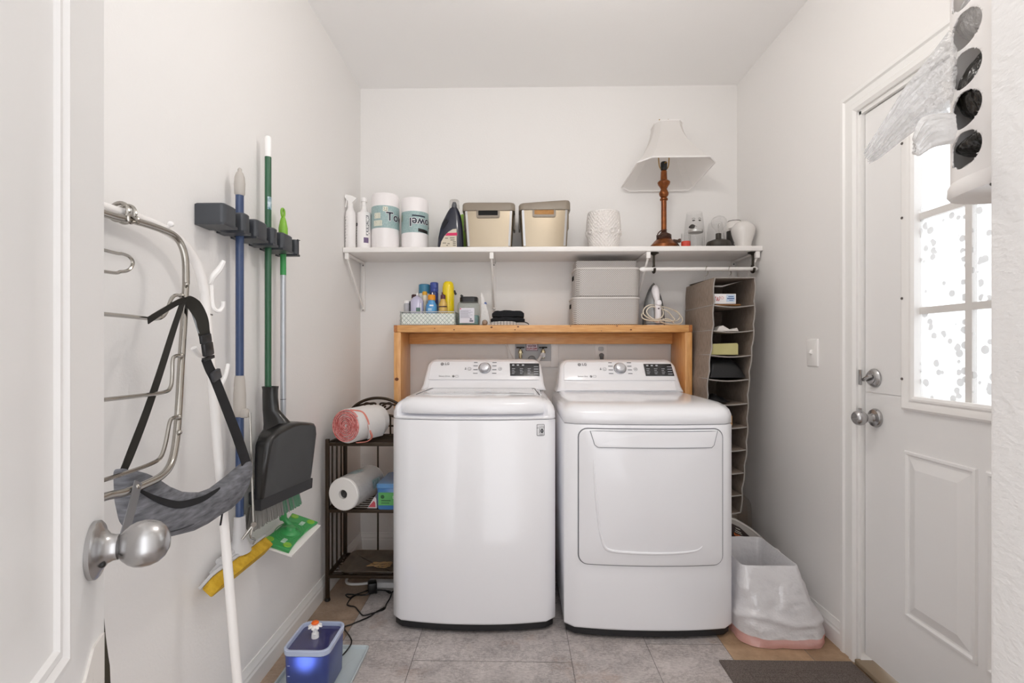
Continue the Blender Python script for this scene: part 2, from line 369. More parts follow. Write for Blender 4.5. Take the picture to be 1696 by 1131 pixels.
def slab():
    y0, y1, z0, z1 = DY0+.015, DY1-.016, .048, DZ-.016; b = B(); X1 = SX+.044
    b.box(SX, X1, y0, gy0, gz0-.001, z1); b.box(SX, X1, gy1, y1, gz0-.001, z1); b.box(SX, X1, gy0, gy1, gz1, z1); b.box(SX, X1, y0, y1, z0, gz0)
    d = struct(b.done('door_2', DOORP))
    mp = lambda a, c, q: Vector((SX-.0005-.004+q, a, c))
    for a0, a1 in ((1.43, 1.695), (1.165, 1.405)):       # pressed panels: ring, hollow, raised field
        z0_, z1_ = .292, .850; b = B()
        O = rect4(a0, a1, z0_, z1_)
        rings = [(0, .0), (.004, -.004), (.010, -.004), (.016, .0035), (.022, .0035), (.045, -.0055), (.048, -.0055)]
        ls = [[Vector((SX-.0006+h if h > 0 else SX-.0006+h, p, q)) for p, q in offset(O, o)] for o, h in ((0, .0004), (.003, -.0055), (.010, -.0065), (.016, -.0004), (.022, -.0004), (.055, -.0100), (.059, -.0100))]
        b.loft(ls, cap0=False); b.done('door_panel', DOORP, d, ang=15)
    # window frame with rounded moulding, muntins and panes
    b = B()
    def ring(o0, prof):
        O = rect4(gy0, gy1, gz0, gz1); ls = [[Vector((SX-h, p, q)) for p, q in offset(O, -o)] for o, h in prof]; b.loft(ls, cap0=False, cap1=False)
    ring(0, [(-.004, -.03), (-.004, .004), (.004, .010), (.010, .010), (.016, .006), (.028, .012), (.036, .014), (.043, .010), (.046, 0)])
    fr = b.done('window_frame', M('window_frame_white', '#f1efed', .35), d, ang=25)
    b = B()
    for y, z in [(gy1+.034, z) for z in (1.09, 1.36, 1.63, 1.88)]: b.cyl((SX-.0135, y, z), (SX-.0155, y, z), .0045, seg=10)
    b.done('screw_cap', M('hole_dark', '#6b6460', .6), fr)
    b = B(); ym = (gy0+gy1)/2
    b.box(SX+.014, SX+.03, ym-.011, ym+.011, gz0-.004, gz1+.004)
    for z in (1.315, 1.624): b.box(SX+.0141, SX+.0299, gy0-.004, gy1+.004, z-.011, z+.011)
    b.done('muntin', M('muntin_white', '#dcd9d6', .4), fr)
    b = B(); b.box(SX+.019, SX+.025, gy0-.004, gy1+.004, gz0-.004, gz1+.004)
    b.done('pane', glassmat('pane_glass', '#fbfcfc', .08), fr)
    # pebbled film on the two lower rows
    m = bpy.data.materials.new('pebble_film'); m.use_nodes = True; N, L = m.node_tree.nodes, m.node_tree.links
    N.remove(N['Principled BSDF']); out = N['Material Output']; tc = N.new('ShaderNodeTexCoord')
    vo = N.new('ShaderNodeTexVoronoi'); vo.inputs['Scale'].default_value = 43; vo.feature = 'F1'; L.new(tc.outputs['Object'], vo.inputs['Vector'])
    sc = N.new('ShaderNodeSeparateColor'); L.new(vo.outputs['Color'], sc.inputs[0])
    th = N.new('ShaderNodeMath'); th.operation = 'MULTIPLY'; th.inputs[1].default_value = .55; L.new(sc.outputs[0], th.inputs[0])
    ls = N.new('ShaderNodeMath'); ls.operation = 'LESS_THAN'; L.new(vo.outputs['Distance'], ls.inputs[0]); L.new(th.outputs[0], ls.inputs[1])
    g1 = N.new('ShaderNodeMath'); g1.operation = 'GREATER_THAN'; g1.inputs[1].default_value = .25; L.new(sc.outputs[1], g1.inputs[0])
    mu = N.new('ShaderNodeMath'); mu.operation = 'MULTIPLY'; L.new(ls.outputs[0], mu.inputs[0]); L.new(g1.outputs[0], mu.inputs[1])
    tr = N.new('ShaderNodeBsdfTransparent'); tl = N.new('ShaderNodeBsdfTranslucent'); df = N.new('ShaderNodeBsdfDiffuse')
    tl.inputs[0].default_value = (.95, .95, .95, 1); df.inputs[0].default_value = (.62, .61, .6, 1); m0 = N.new('ShaderNodeMixShader'); m0.inputs[0].default_value = .5; L.new(tl.outputs[0], m0.inputs[1]); L.new(df.outputs[0], m0.inputs[2])
    fm = N.new('ShaderNodeMath'); fm.operation = 'MULTIPLY_ADD'; fm.inputs[1].default_value = .85; fm.inputs[2].default_value = .10; L.new(mu.outputs[0], fm.inputs[0])
    mx = N.new('ShaderNodeMixShader'); L.new(fm.outputs[0], mx.inputs[0]); L.new(tr.outputs[0], mx.inputs[1]); L.new(m0.outputs[0], mx.inputs[2]); L.new(mx.outputs[0], out.inputs[0])
    b = B(); b.box(SX+.0165, SX+.0175, gy0-.002, gy1+.002, gz0, 1.655); f = b.done('pebbled_film', m, fr); f['label'] = 'pebble patterned privacy film'
    # lock hardware
    p = atX(1449, 626, SX); b = B(); ax = (-1, 0, 0)
    b.lathe([(.034, 0), (.034, .006), (.028, .013), (.022, .015), (.022, .019), (.0, .0195)], p, ax, 28); db = b.done('deadbolt', STEEL, d)
    b = B(); b.obox(p+Vector((-.028, 0, 0)), (.016, .040, .012), Matrix.Rotation(math.radians(-25), 3, 'X'), .003); b.done('thumb_turn', STEEL, db)
    p = atX(1451, 692, SX); b = B()
    b.lathe([(.034, 0), (.034, .005), (.030, .011), (.017, .015), (.013, .022), (.0125, .036), (.020, .042), (.0265, .052), (.0275, .062), (.024, .073), (.018, .078), (.0175, .0765), (.010, .0765), (0, .0765)], p, ax, 28)
    k = b.done('door_handle', STEEL, d); B().obox(p+Vector((-.079, 0, 0)), (.006, .012, .004), None, .001).done('turn_button', STEEL, k)
    b = B(); b.box(RX-.003, RX+.002, DY1-.013, DY1+.002, 1.055, 1.112, .001); b.box(RX-.003, RX+.002, DY1-.013, DY1+.002, .905, .968, .001); b.done('strike_plate', STEEL, d)
slab()
# ---- open interior door at the left edge of the view
E = Vector((-.507, .600, 0)); DD = Vector((-.4337, .9010, 0)); DN = Vector((.9010, .4337, 0))     # free edge, direction towards it, face normal
def dp(s, z, d): return E - DD*s + DN*d + Z3*z          # s from the free edge towards the hinge, d out of the face
def near_door():
    Z0, Z1, W_ = .012, 2.04, .76; b = B()
    b.loft([[dp(s, z, d) for s, d in ((0, 0), (W_, 0), (W_, -.035), (0, -.035))] for z in (Z0, Z1)])
    d = struct(b.done('door_1', DOORP))
    for z0, z1 in ((.13, .72), (.872, 1.94)):
        b = B(); O = rect4(.122, W_-.122, z0, z1)
        b.loft([[dp(p, q, h) for p, q in offset(O, o)] for o, h in ((0, -.0002), (.003, .006), (.010, .007), (.016, .003), (.020, .0045), (.026, .0045), (.030, .0005), (.060, .0005), (.085, .0055))], cap0=False)
        b.done('door_panel', DOORP, d, ang=12)
    c = dp(.040, 0, 0); c.z = .957; b = B()
    b.lathe([(0.033, 0.0), (0.033, 0.0048), (0.0305, 0.0071), (0.024, 0.0095), (0.017, 0.015), (0.0148, 0.0204), (0.0145, 0.0245)], c, DN, 40); k = b.done('door_knob', STEEL, d)
    b = B(); b.lathe([(0.012, 0.0225), (0.0135, 0.0257), (0.0175, 0.0289), (0.0225, 0.0345), (0.0258, 0.0409), (0.027, 0.0481), (0.0262, 0.0561), (0.0232, 0.0641), (0.0175, 0.0705), (0.0095, 0.0745), (0, 0.0757)], c, DN, 40); b.done('knob_grip', STEEL, k)
    q = c+DN*.0125-Z3*.013-DD*.0150; B().sphere(q, .0038, 10).done('release_hole', BLACKP, k)
    # painted wedge of trim screwed to the face near the latch edge, scuffed on top
    pl = [(.009, .845), (.045, .846), (.125, .785), (.30, .66), (.30, .60), (.009, .60)]
    b = B(); b.loft([[dp(s, z, h) for s, z in pl] for h in (.0, .0028)]); b.done('edge_trim', M('scuffed_paint', '#e9e5e0', .5, col2='#cbc5bd', ns=60, nstr=(.62, .72)), d)
    b = B(); pl = [(.865, .000), (.83, .009), (.80, .019), (.785, .025), (.74, .030), (.50, .03), (.02, .03)]
    b.loft([[E-DD*.004+DN*(-.034)+Z3*z, E-DD*.0005+DN*(-.0005)+Z3*z, E+DD*(w_+.002)+DN*(-.001)+Z3*z, E+DD*w_+DN*(-.034)+Z3*z] for z, w_ in pl]); b.done('weather_strip', M('dark_pile', '#37311f', .95, bump=(400, .8, .004)), d)
near_door()
# ---- ceiling fixture above the middle of the room (unseen; globe hung low to brighten the ceiling)
t = thing('ceiling_lamp', 'unseen white ceiling lamp, its glowing globe hung low to brighten the ceiling', 'lamp', (.28, 1.42, 2.30))
B().lathe([(.07, 2.739), (.07, 2.725), (.05, 2.712), (.012, 2.706), (.012, 2.50), (.045, 2.495), (.048, 2.47)], (.28, 1.42, 0), Z3, 28).done('stem', WHITEP, t)
B().sphere((.28, 1.42, 2.395), .075, 32).done('globe', M('lamp_glass', '#ffffff', .3, emit='#fffaf4', es=LAMP_E), t)
# ---- light switch by the door
p = atX(1347, 584, RX); t = thing('light_switch', 'white toggle light switch on the wall beside the exterior door', 'light switch', (RX, p.y, p.z-.06))
mpR = lambda a, c, q: Vector((RX-.0065+q, p.y+a, p.z+c))
B().plate(rr(-.039, .039, -.060, .060, .004, 3), mpR, .0063, .004).done('plate', WHITEP, t)
B().obox((RX-.010, p.y, p.z+.004), (.014, .009, .018), Matrix.Rotation(math.radians(25), 3, 'Y'), .002).done('toggle', WHITEP, t)
# ================================================================ washer and dryer
def bowed(x0, x1, yc, ye, yb, r=.025, ins=0., n=18):
    """plan outline with a bowed front: ye at the front corners, yc at the middle of the front"""
    xm, hw = (x0+x1)/2, (x1-x0)/2; o = []
    for i in range(n+1):
        t = -1+2*i/n; a = abs(t); x = xm+hw*t; y = yc+(ye-yc)*a**2.2
        if a > .93: y += r*((a-.93)/.07)**2.2
        o.append((x, y))
    o += [(x1, yb-.02), (x1-.02, yb), (x0+.02, yb), (x0, yb-.02)]
    return offset(o, ins) if ins else o
def fy(x0, x1, yc, ye):
    xm, hw = (x0+x1)/2, (x1-x0)/2
    return lambda x: yc+(ye-yc)*min(1, abs((x-xm)/hw))**2.2
def console(t, xc, hb, zb, yb0, zt, ht, yt, ydeep, logo, sub, is_dryer):
    """control console: sloping face (base yb0,zb -> top yt,zt), half widths hb at the base, ht at the top"""
    sl = (yt-yb0)/(zt-zb); Y = lambda z: yb0+(z-zb)*sl
    zz = .045
    poly = [(xc-hb, zb), (xc+hb, zb), (xc+hb-.010, zb+.03), (xc+hb-.022, zt-.05)]
    for i in range(1, 7):
        a = math.radians(90*i/6); poly.append((xc+ht-.004+.030*math.cos(a)-.030+.03, zt-.042+.042*math.sin(a)) if 0 else (xc+(hb-.022)-(hb-.022-ht)*(1-math.cos(a)), zt-.05+.05*math.sin(a)))
    L = [(2*xc-a, c) for a, c in poly[2:]][::-1]; poly = poly+L
    mp = lambda a, c, d: Vector((a, Y(c)+d, c)); b = B()
    ls = []
    for d, o in ((None, .0), (.03, 0), (.012, .003), (.003, .011), (0, .02)):
        q = offset(poly, o) if o else poly
        ls.append([Vector((a, ydeep if d is None else Y(c)+d, c)) for a, c in q])
    b.loft(ls); c = b.done('console', WHITE, t, ang=50)
    fn = Vector((0, -1, -sl)).normalized(); fn = Vector((0, -1, sl)).normalized(); up = Vector((0, sl, 1)).normalized()
    z0, z1 = zt-.108, zt-.012; w0 = hb-.040
    mpp = lambda a, q, d: Vector((a, Y(q)-.007+d, q))
    b = B(); b.plate([(xc-w0, z0), (xc+w0, z0), (xc+w0-.004, z1-.02), (xc+w0-.018, z1), (xc-w0+.018, z1), (xc-w0+.004, z1-.02)], mpp, .012, .003); pn = b.done('control_panel', WHITE, c, ang=40)
    b = B(); b.plate(rr(xc-w0+.004, xc+w0-.004, zb+.012, z0-.006, .006, 3), lambda a, q, d: Vector((a, Y(q)-.0005-d*.0, q)), 0, 0)if 0 else None
    if b: b.b.free()
    def P(x, z, off=.0075): return Vector((x, Y(z), z))+fn*off
    # recess below the panel
    b = B(); q = [(xc-w0+.002, zb+.010), (xc+w0-.002, zb+.010), (xc+w0-.004, z0-.004), (xc-w0+.004, z0-.004)]
    b.loft([[Vector((a, Y(cz)-.0008-d, cz)) for a, cz in offset(q, o)] for o, d in ((0, 0), (.002, .001), (.004, .001), (.010, -.0004))], cap0=False); b.done('finger_ledge', WHITE, c, ang=20)
    return c, P, fn, up, (z0, z1)
def disc(P0, fn, r, mat, name, par, h=.001, seg=24):
    return B().lathe([(r, 0), (r, h), (0, h*1.01)], P0, fn, seg).done(name, mat, par)
def dashes(par, P, items, name='printed_line'):
    b = B()
    for x, z, wd in items:
        c0 = [P(x-wd/2, z-.0016), P(x+wd/2, z-.0016), P(x+wd/2, z+.0016), P(x-wd/2, z+.0016)]; b.face(b.loop(c0))
    return b.done(name, INK, par, flat=True)
def panel_graphics(c, P, fn, up, xs, zs, sub, dry):
    xl, xk, xd0, xd1 = xs; zl, zk, zsub, zd0, zd1 = zs
    # maker's mark: ringed disc and two letters
    lg = disc(P(xl, zl, .0068), fn, .0088, INK, 'logo_disc', c, .0012)
    b = B(); b.tube([P(xl, zl, .0085)+X3*(.0058*math.cos(a))+up*(.0058*math.sin(a)) for a in [math.radians(40+300*i/16) for i in range(17)]], .0007, 5); b.tube([P(xl+.0058, zl, .0085), P(xl+.001, zl, .0085)], .0007, 5); b.tube([P(xl-.001, zl+.003, .0085), P(xl-.001, zl-.0025, .0085), P(xl+.001, zl-.0025, .0085)], .0006, 5)
    b.done('logo_mark', WHITEP, lg)
    text('LG', .0145, P(xl+.027, zl, .0078), X3, up, 'logo_letters', INK, c, bold=.0004)
    text(sub, .0085, P(xl+.018 if not dry else xl+.014, zsub, .0078), X3, up, 'panel_lettering', INK, c)
    sx = xl+(.066 if not dry else .058); disc(P(sx, zsub, .0068), fn, .0062, INK, 'badge_icon', c, .0012)
    b = B(); b.tube([P(sx-.003, zsub-.002, .0086), P(sx+.003, zsub+.002, .0086)], .0008, 5); b.done('badge_mark', WHITEP, c)
    b = B(); b.tube([P(sx+.019+q[0], zsub+q[1], .0072) for q in rr(-.008, .008, -.005, .005, .003, 2)], .0005, 4, True); b.done('badge_outline', INK, c)
    # dial
    kc = P(xk, zk, .006); b = B()
    b.lathe([(.0335, 0), (.0335, .004), (.031, .006), (.030, .004), (.026, .004)], kc, fn, 40); dl = b.done('dial', M('silver_ring', '#b8b9bd', .25, .8), c)
    b = B(); b.lathe([(.0258, .003), (.0245, .020), (.0230, .0235), (.0200, .0248), (0, .0252)], kc, fn, 40); b.done('dial_knob', M('dial_silver', '#cfcfd3', .3, .6), dl)
    # round buttons each side
    for x, lab in ((xk-.083, 0), (xk+.083, 1)):
        b = B(); q = P(x, zk-.004, .0072); b.tube([q+X3*(.0095*math.cos(a))+up*(.0095*math.sin(a)) for a in [2*math.pi*i/20 for i in range(20)]], .0006, 5, True); bt = b.done('button', INK, c)
        if lab: b = B(); b.face(b.loop([P(x-.004, zk-.007, .0076), P(x+.001, zk-.004, .0076), P(x-.004, zk-.001, .0076)])); b.face(b.loop([P(x+.002, zk-.007, .0076), P(x+.0045, zk-.007, .0076), P(x+.0045, zk-.001, .0076), P(x+.002, zk-.001, .0076)])); b.done('play_symbol', INK, bt, flat=True)
        else: b = B(); b.tube([q+X3*(.004*math.cos(a))+up*(.004*math.sin(a)) for a in [math.radians(120+300*i/10) for i in range(11)]], .0005, 4); b.done('power_symbol', INK, bt)
    PP = lambda x, z: P(x, z, .0076); it = []
    for k, z in enumerate((.030, .012, -.008, -.027)):
        it += [(xk-.050, zk+z, .024 if k else .019), (xk+.052, zk+z, .023)]
    it += [(xk-.104, zk, .006), (xk-.104, zk-.006, .009)]
    dashes(c, PP, it)
    # display
    mp = lambda a, q, d: P(a, q, .0085-d); b = B(); b.plate([(xd0+.003, zd0), (xd1+.003 if dry else xd1, zd0), (xd1-.004 if dry else xd1, zd1), (xd0-.001 if dry else xd0, zd1)], mp, .003, .0008); ds = b.done('display', M('display_black', '#26272a', .22, coat=.3), c)
    LG_ = M('display_print', '#b9bcc2', .5); b = B(); wd = (xd1-xd0)
    for f in (.12, .28, .45): b.face(b.loop([P(xd0+wd*f+q[0], zd1-.010+q[1], .0089) for q in rr(-.006, .006, -.003, .004, .001, 1)]))
    for r_ in range(4):
        for f in (.13, .40, .66): b.face(b.loop([P(xd0+wd*f+q[0], zd0+.010+r_*.0085+q[1], .0089) for q in ((-.009, 0), (.009-.004*((r_+int(f*9)) % 2), 0), (.009-.004*((r_+int(f*9)) % 2), .0022), (-.009, .0022))]))
    for r_ in range(4): b.face(b.loop([P(xd0+wd*.89+q[0], zd0+.008+r_*.0125+q[1], .0089) for q in ((-.012, 0), (.012, 0), (.012, .003), (-.012, .003))]))
    b.done('display_print', LG_, ds, flat=True)
def body(t, x0, x1, yc, ye, yb, zs, zt, dry):
    b = B(); b.loft([[(x, y, z) for x, y in bowed(x0, x1, yc, ye, yb, ins=.010)] for z in (.012, .046)]); b.done('base', M('base_black', '#1f1f21', .45), t, ang=50)
    ls = []
    for z, i in ((.040, .004), (.044, .0005), (.05, 0), (zs-.004, 0), (zs-.001, .0025)): ls.append([(x, y, z) for x, y in bowed(x0, x1, yc, ye, yb, ins=i)])
    cb = B().loft(ls).done('cabinet', WHITE, t, ang=50)
    for x in (x0+.06, x1-.06):
        for y in (ye+.08, yb-.07): B().cyl((x, y, 0), (x, y, .0118), .020).done('leveling_foot', DARKGREY, t)
    return cb
def washer():
    x0, x1, yc, ye, yb = -.526, .169, 2.058, 2.098, 2.785; xm = (x0+x1)/2
    t = thing('washing_machine', 'white top-load washing machine with black display, beside the bronze rack', 'washing machine', (xm, 2.42, 0))
    cb = body(t, x0, x1, yc, ye, yb, .893, .975, False); f = fy(x0, x1, yc, ye)
    # top deck with a front scoop under the lid lip
    def scoop(x, z):
        h = max(0, min(1, (z-.902)/.011)); e = max(0, min(1, (x+.502)/.016))*max(0, min(1, (.135-x)/.016)); return .042*h*h*(3-2*h)*e*e*(3-2*e)
    ls = []
    for z, i, fo in ((.8945, .0025, 0), (.897, 0, 0), (.903, .0002, .0002), (.906, .0004, .0004), (.909, .0006, .0006), (.913, .0008, .0008), (.925, .001, .001), (.945, .006, .010), (.958, .014, .030), (.968, .026, .06), (.973, .042, .08)):
        pl = bowed(x0, x1, yc, ye, yb, ins=i, n=64); ls.append([(x, y+(max(fo, scoop(x, z)) if y < yc+.09 else 0), z) for x, y in pl])
    dk = B().loft(ls).done('top_deck', WHITE, t, ang=60)
    # lid
    lx0, lx1 = -.487, .120; b = B(); n = 14; ls = []
    def lp(zt, o, yo):
        q = []
        for i in range(n+1):
            s = -1+2*i/n; x = (lx0+lx1)/2+((lx1-lx0)/2-o)*s; q.append((x, f(x)+yo+.014*max(0, (abs(s)-.9)/.1)**2, zt))
        q += [(lx1-o, 2.60, zt), (lx0+o, 2.60, zt)]; return q
    ls = [lp(.915, .010, .020), lp(.918, .002, .006), lp(.925, 0, .002), lp(.955, .001, .010), lp(.972, .004, .024), lp(.982, .012, .048), lp(.985, .022, .075)]
    for l in ls: 
        for i in (n+1, n+2): pass
    lid = B().loft(ls).done('lid', WHITE, t, ang=60)
    b = B(); gx0, gx1 = -.425, .085
    b.plate(rr(gx0, gx1, 2.24, 2.565, .02, 4), lambda a, q, d: Vector((a, q, .9875-d)), .004, .0015); b.done('lid_window', M('lid_glass', '#cfd2d6', .06, coat=.6), lid)
    b = B(); b.tube([(gx1+.012, 2.56, .9855), (gx1+.022, 2.22, .9855)], .0022, 6); b.tube([(gx0-.012, 2.56, .9855), (gx0-.022, 2.22, .9855)], .0022, 6); b.tube([(gx0-.012, 2.572, .9855), (gx1+.012, 2.572, .9855)], .0022, 6); b.done('lid_seam', M('seam_grey', '#6f7176', .5), lid)
    c, P, fn, up, (z0, z1) = console(t, -.172, .336, .970, 2.615, 1.134, .262, 2.715, yb-.002, 'LG', '', False)
    panel_graphics(c, P, fn, up, (-.4, -.167, -.032, .128), (1.105, 1.083, 1.040, 1.043, 1.108), 'Direct Drive', False)
    text('Smart Inverter', .006, P(.095, 1.037, .0078), X3, up, 'panel_lettering', INK, c)if 0 else None
    # square motor badge on the front
    bx0, bx1, bz0, bz1 = .0885, .1215, .826, .874
    sf = lambda a, q, d: Vector((a, f(a)-.0012+d, q))
    b = B(); b.plate(rr(bx0, bx1, bz0, bz1, .003, 2), sf, .002, .0004); bd = b.done('badge', M('badge_grey', '#55565a', .4), cb)
    b = B(); b.plate(rr(bx0+.0018, bx1-.0018, bz0+.0018, bz1-.016, .002, 2), lambda a, q, d: sf(a, q, d-.0006), .0005, .0001); b.plate(rr(bx0+.0018, bx1-.0018, bz1-.0145, bz1-.0018, .002, 2), lambda a, q, d: sf(a, q, d-.0006), .0005, .0001); b.done('badge_field', M('badge_light', '#e4e4e6', .4), bd)
    xm_ = (bx0+bx1)/2; text('10', .0165, (xm_, f(xm_)-.0022, bz0+.0195), X3, Z3, 'badge_number', INKD, bd, bold=.0012)
    text('Direct Drive', .0042, (xm_, f(xm_)-.0022, bz1-.009), X3, Z3, 'badge_lettering', INKD, bd)
    text('WARRANTY', .0032, (xm_, f(xm_)-.0022, bz0+.006), X3, Z3, 'badge_lettering', INKD, bd)
    return t
washer()
def dryer():
    x0, x1, yc, ye, yb = .203, .900, 2.028, 2.058, 2.785; xm = (x0+x1)/2
    t = thing('clothes_dryer', 'white front-load clothes dryer with big rounded square door, beside the trash bag', 'dryer', (xm, 2.42, 0))
    cb = body(t, x0, x1, yc, ye, yb, .880, .965, True); f = fy(x0, x1, yc, ye)
    ls = []
    for z, i, fo in ((.8815, .003, 0), (.884, 0, 0), (.918, .0005, .001), (.938, .004, .012), (.952, .011, .035), (.961, .022, .075), (.965, .036, .12)):
        pl = bowed(x0, x1, yc, ye, yb, ins=i); ls.append([(x, y+(fo if y < yc+.09 else 0), z) for x, y in pl])
    B().loft(ls).done('top', WHITE, t, ang=60)
    dx0, dx1, dz0, dz1 = .2605, .846, .309, .862; R = dens(rr(dx0, dx1, dz0, dz1, .035, 6), .03)
    sf = lambda o: (lambda a, q, d: Vector((a, f(a)-o+d, q)))
    B().plate(offset(R, -.0045), sf(.0012), .004, 0, rings=8).done('door_shadow_line', M('door_gap_shade', '#77787d', .5), cb)  # oversized grey plate: shadow line round the door, put in as colour
    b = B(); b.plate(R, sf(.010), .016, .005, rings=10, bulge=.014); dr = b.done('door', WHITE, t, ang=50)
    bul = lambda a, q: .014*(1-min(1, max(abs(a-(dx0+dx1)/2)/((dx1-dx0)/2), abs(q-(dz0+dz1)/2)/((dz1-dz0)/2)))**2)
    hp0 = [(.305, .856), (.822, .856), (.806, .800), (.796, .790), (.335, .790), (.322, .800)]; hp = dens(hp0, .03)
    mp = lambda k: (lambda a, q, d: Vector((a, f(a)-.010-bul(a, q)-k+d, q)))
    b = B(); b.plate(hp, mp(.0026), .006, .002, rings=1); hd = b.done('door_handle', WHITE, dr, ang=40)
    b = B(); b.tube([mp(.0016)(a, q, 0) for a, q in hp], .0014, 6, True); b.done('handle_groove', M('seam_grey', '#6f7176', .5), hd)
    tr_ = [(.318, .74), (.322, .66), (.33, .56), (.342, .46), (.36, .392), (.385, .372), (.45, .366), (.56, .363), (.67, .366), (.735, .375), (.757, .392)]
    b = B(); b.tube([mp(-.0005)(p.x, p.y, 0) for p in cr([(a, q, 0) for a, q in tr_], 6)], lambda s: .0058*(math.sin(math.pi*min(1, max(.0, s)))**.5)+.0005, 10); b.done('pressed_ridge', WHITE, dr, ang=60)
    c, P, fn, up, (z0, z1) = console(t, .553, .336, .962, 2.615, 1.132, .262, 2.715, yb-.002, 'LG', '', True)
    panel_graphics(c, P, fn, up, (.345, .562, .692, .843), (1.102, 1.082, 1.040, 1.043, 1.106), 'Sensor Dry', True)
dryer()

# ================================================================ wooden bench shelf over the machines
WOOD = M('pine_varnished', '#d2975a', .38, col2='#e2ad70', ns=14, stretch=(1, 6, 9), bump=(30, .05, .001), coat=.15)
WOODV = M('pine_varnished_upright', '#d2975a', .38, col2='#e2ad70', ns=14, stretch=(9, 6, 1), coat=.15)
ENDG = M('pine_end_grain', '#a8632f', .5, col2='#bb7a42', ns=120)
KNOT = M('pine_knot', '#6b3b1c', .5)
BZ = 1.319                                  # top of the bench
def bench():
    x0, x1, y0, y1, z1 = -.658, .943, 2.66, 2.905, BZ; z0 = z1-.038
    t = thing('wooden_shelf', 'honey-coloured pine shelf standing over the washer and dryer', 'shelf', ((x0+x1)/2, (y0+y1)/2, 0))
    b = B(); b.box(x0+.018, x1-.018, y0, y1, z0, z1, .003); top = b.done('top', WOOD, t)
    b = B(); b.box(x0, x0+.018, y0+.0006, y1, z0, z1, .002); b.box(x1-.018, x1, y0+.0006, y1, z0, z1, .002); b.done('end_grain', ENDG, top)
    for xa, xb in ((x0, x0+.038), (x1-.038, x1)):
        b = B(); b.box(xa, xb, y0+.002, y1, 0, z0-.0005, .003); b.done('leg', WOODV, t)
    b = B(); b.box(x0+.038, x1-.038, y1-.032, y1-.002, z0-.062, z0-.0005, .002); b.done('apron', WOOD, t)
    b = B(); R = random.Random(5)
    for u, v, r in ((814, 542, .0045), (853, 546, .003), (858, 541, .004), (752, 546, .003), (996, 548, .002), (1045, 546, .004), (720, 544, .0025), (945, 540, .0025), (1022, 540, .003)):
        p = at(u, v, y0); b.lathe([(r, 0), (0, .0006)], (p.x, y0-.0001, max(z0+.006, min(z1-.006, p.z))), -Y3, 10, sx=1.4)
    p = at(657, 628, y0); b.lathe([(.009, 0), (.006, .0006), (0, .0008)], (p.x, y0+.0015, p.z), -Y3, 12, sx=1.2)
    b.done('knot', KNOT, top)
bench()

# ================================================================ upper wall shelf
SZ, SY = 1.7325, 2.623                      # top face and front edge
def wall_shelf():
    t = thing('wall_shelf', 'long white wall-to-wall shelf board above the pine shelf', 'shelf', (.18, 2.78, 1.70))
    SH = M('shelf_white', '#f0edea', .4)
    B().box(LX+.002, RX-.002, SY, BY-.001, SZ-.0265, SZ, .003).done('board', SH, t)
    sb = SZ-.0265
    def bracket(x, xd=0):
        b = B(); b.box(x-.010, x+.010, SY+.012, BY-.004, sb-.012, sb-.0005, .003); b.box(x-.011, x+.011, SY+.006, SY+.030, sb-.036, sb-.0005, .004)
        b.box(x-.011, x+.011, BY-.012, BY-.001, sb-.29, sb-.001, .003)
        b.tube([(x, SY+.018, sb-.030), (x, BY-.016, sb-.27)], .006, 8); b.sphere((x, BY-.014, sb-.275), .009, 8)
        br = b.done('bracket', WMETAL, t)
        b = B(); b.cyl((x, BY-.012, sb-.02), (x, BY-.0145, sb-.02), .005, seg=8); b.cyl((x, BY-.012, sb-.284), (x, BY-.0145, sb-.284), .005, seg=8); b.done('screw', M('screw_grey', '#8a8785', .35, .8), br)
    bracket(LX+.020); bracket(at(814, 420, SY).x); bracket(at(1075, 420, SY).x); bracket(RX-.024)
    DK = M('dark_bronze', '#3a342c', .4, .6); ry, rz = 2.665, 1.617
    for u in (1083, 1247):
        x = at(u, 430, 2.665).x; b = B()
        b.lathe([(.026, 0), (.026, -.004), (.012, -.010), (.007, -.014)], (x, ry, sb-.001), Z3, 20)
        b.cyl((x, ry, sb-.01), (x, ry, rz+.016), .0060)
        b.tube([(x, ry+.0175*math.cos(a), rz+.0175*math.sin(a)) for a in [math.radians(100-290*i/14) for i in range(15)]], .0065, 8)
        b.done('rod_support', DK, t)
    rd = thing('closet_rod', 'white closet rod hanging under the wall shelf on two dark hooks', 'rod', (1.0, ry, rz-.012))
    xa, xb = at(1066, 440, ry).x, RX-.030
    B().cyl((xa, ry, rz), (xb, ry, rz), .0105, seg=16).done('bar', WMETAL, rd)
    for x, s in ((xa, -1), (xb, 1)): B().lathe([(.0135, 0), (.0135, .008), (.009, .020), (.003, .026)], (x-s*.004, ry, rz), (s, 0, 0), 16).done('end_cap', WHITEP, rd)
wall_shelf()

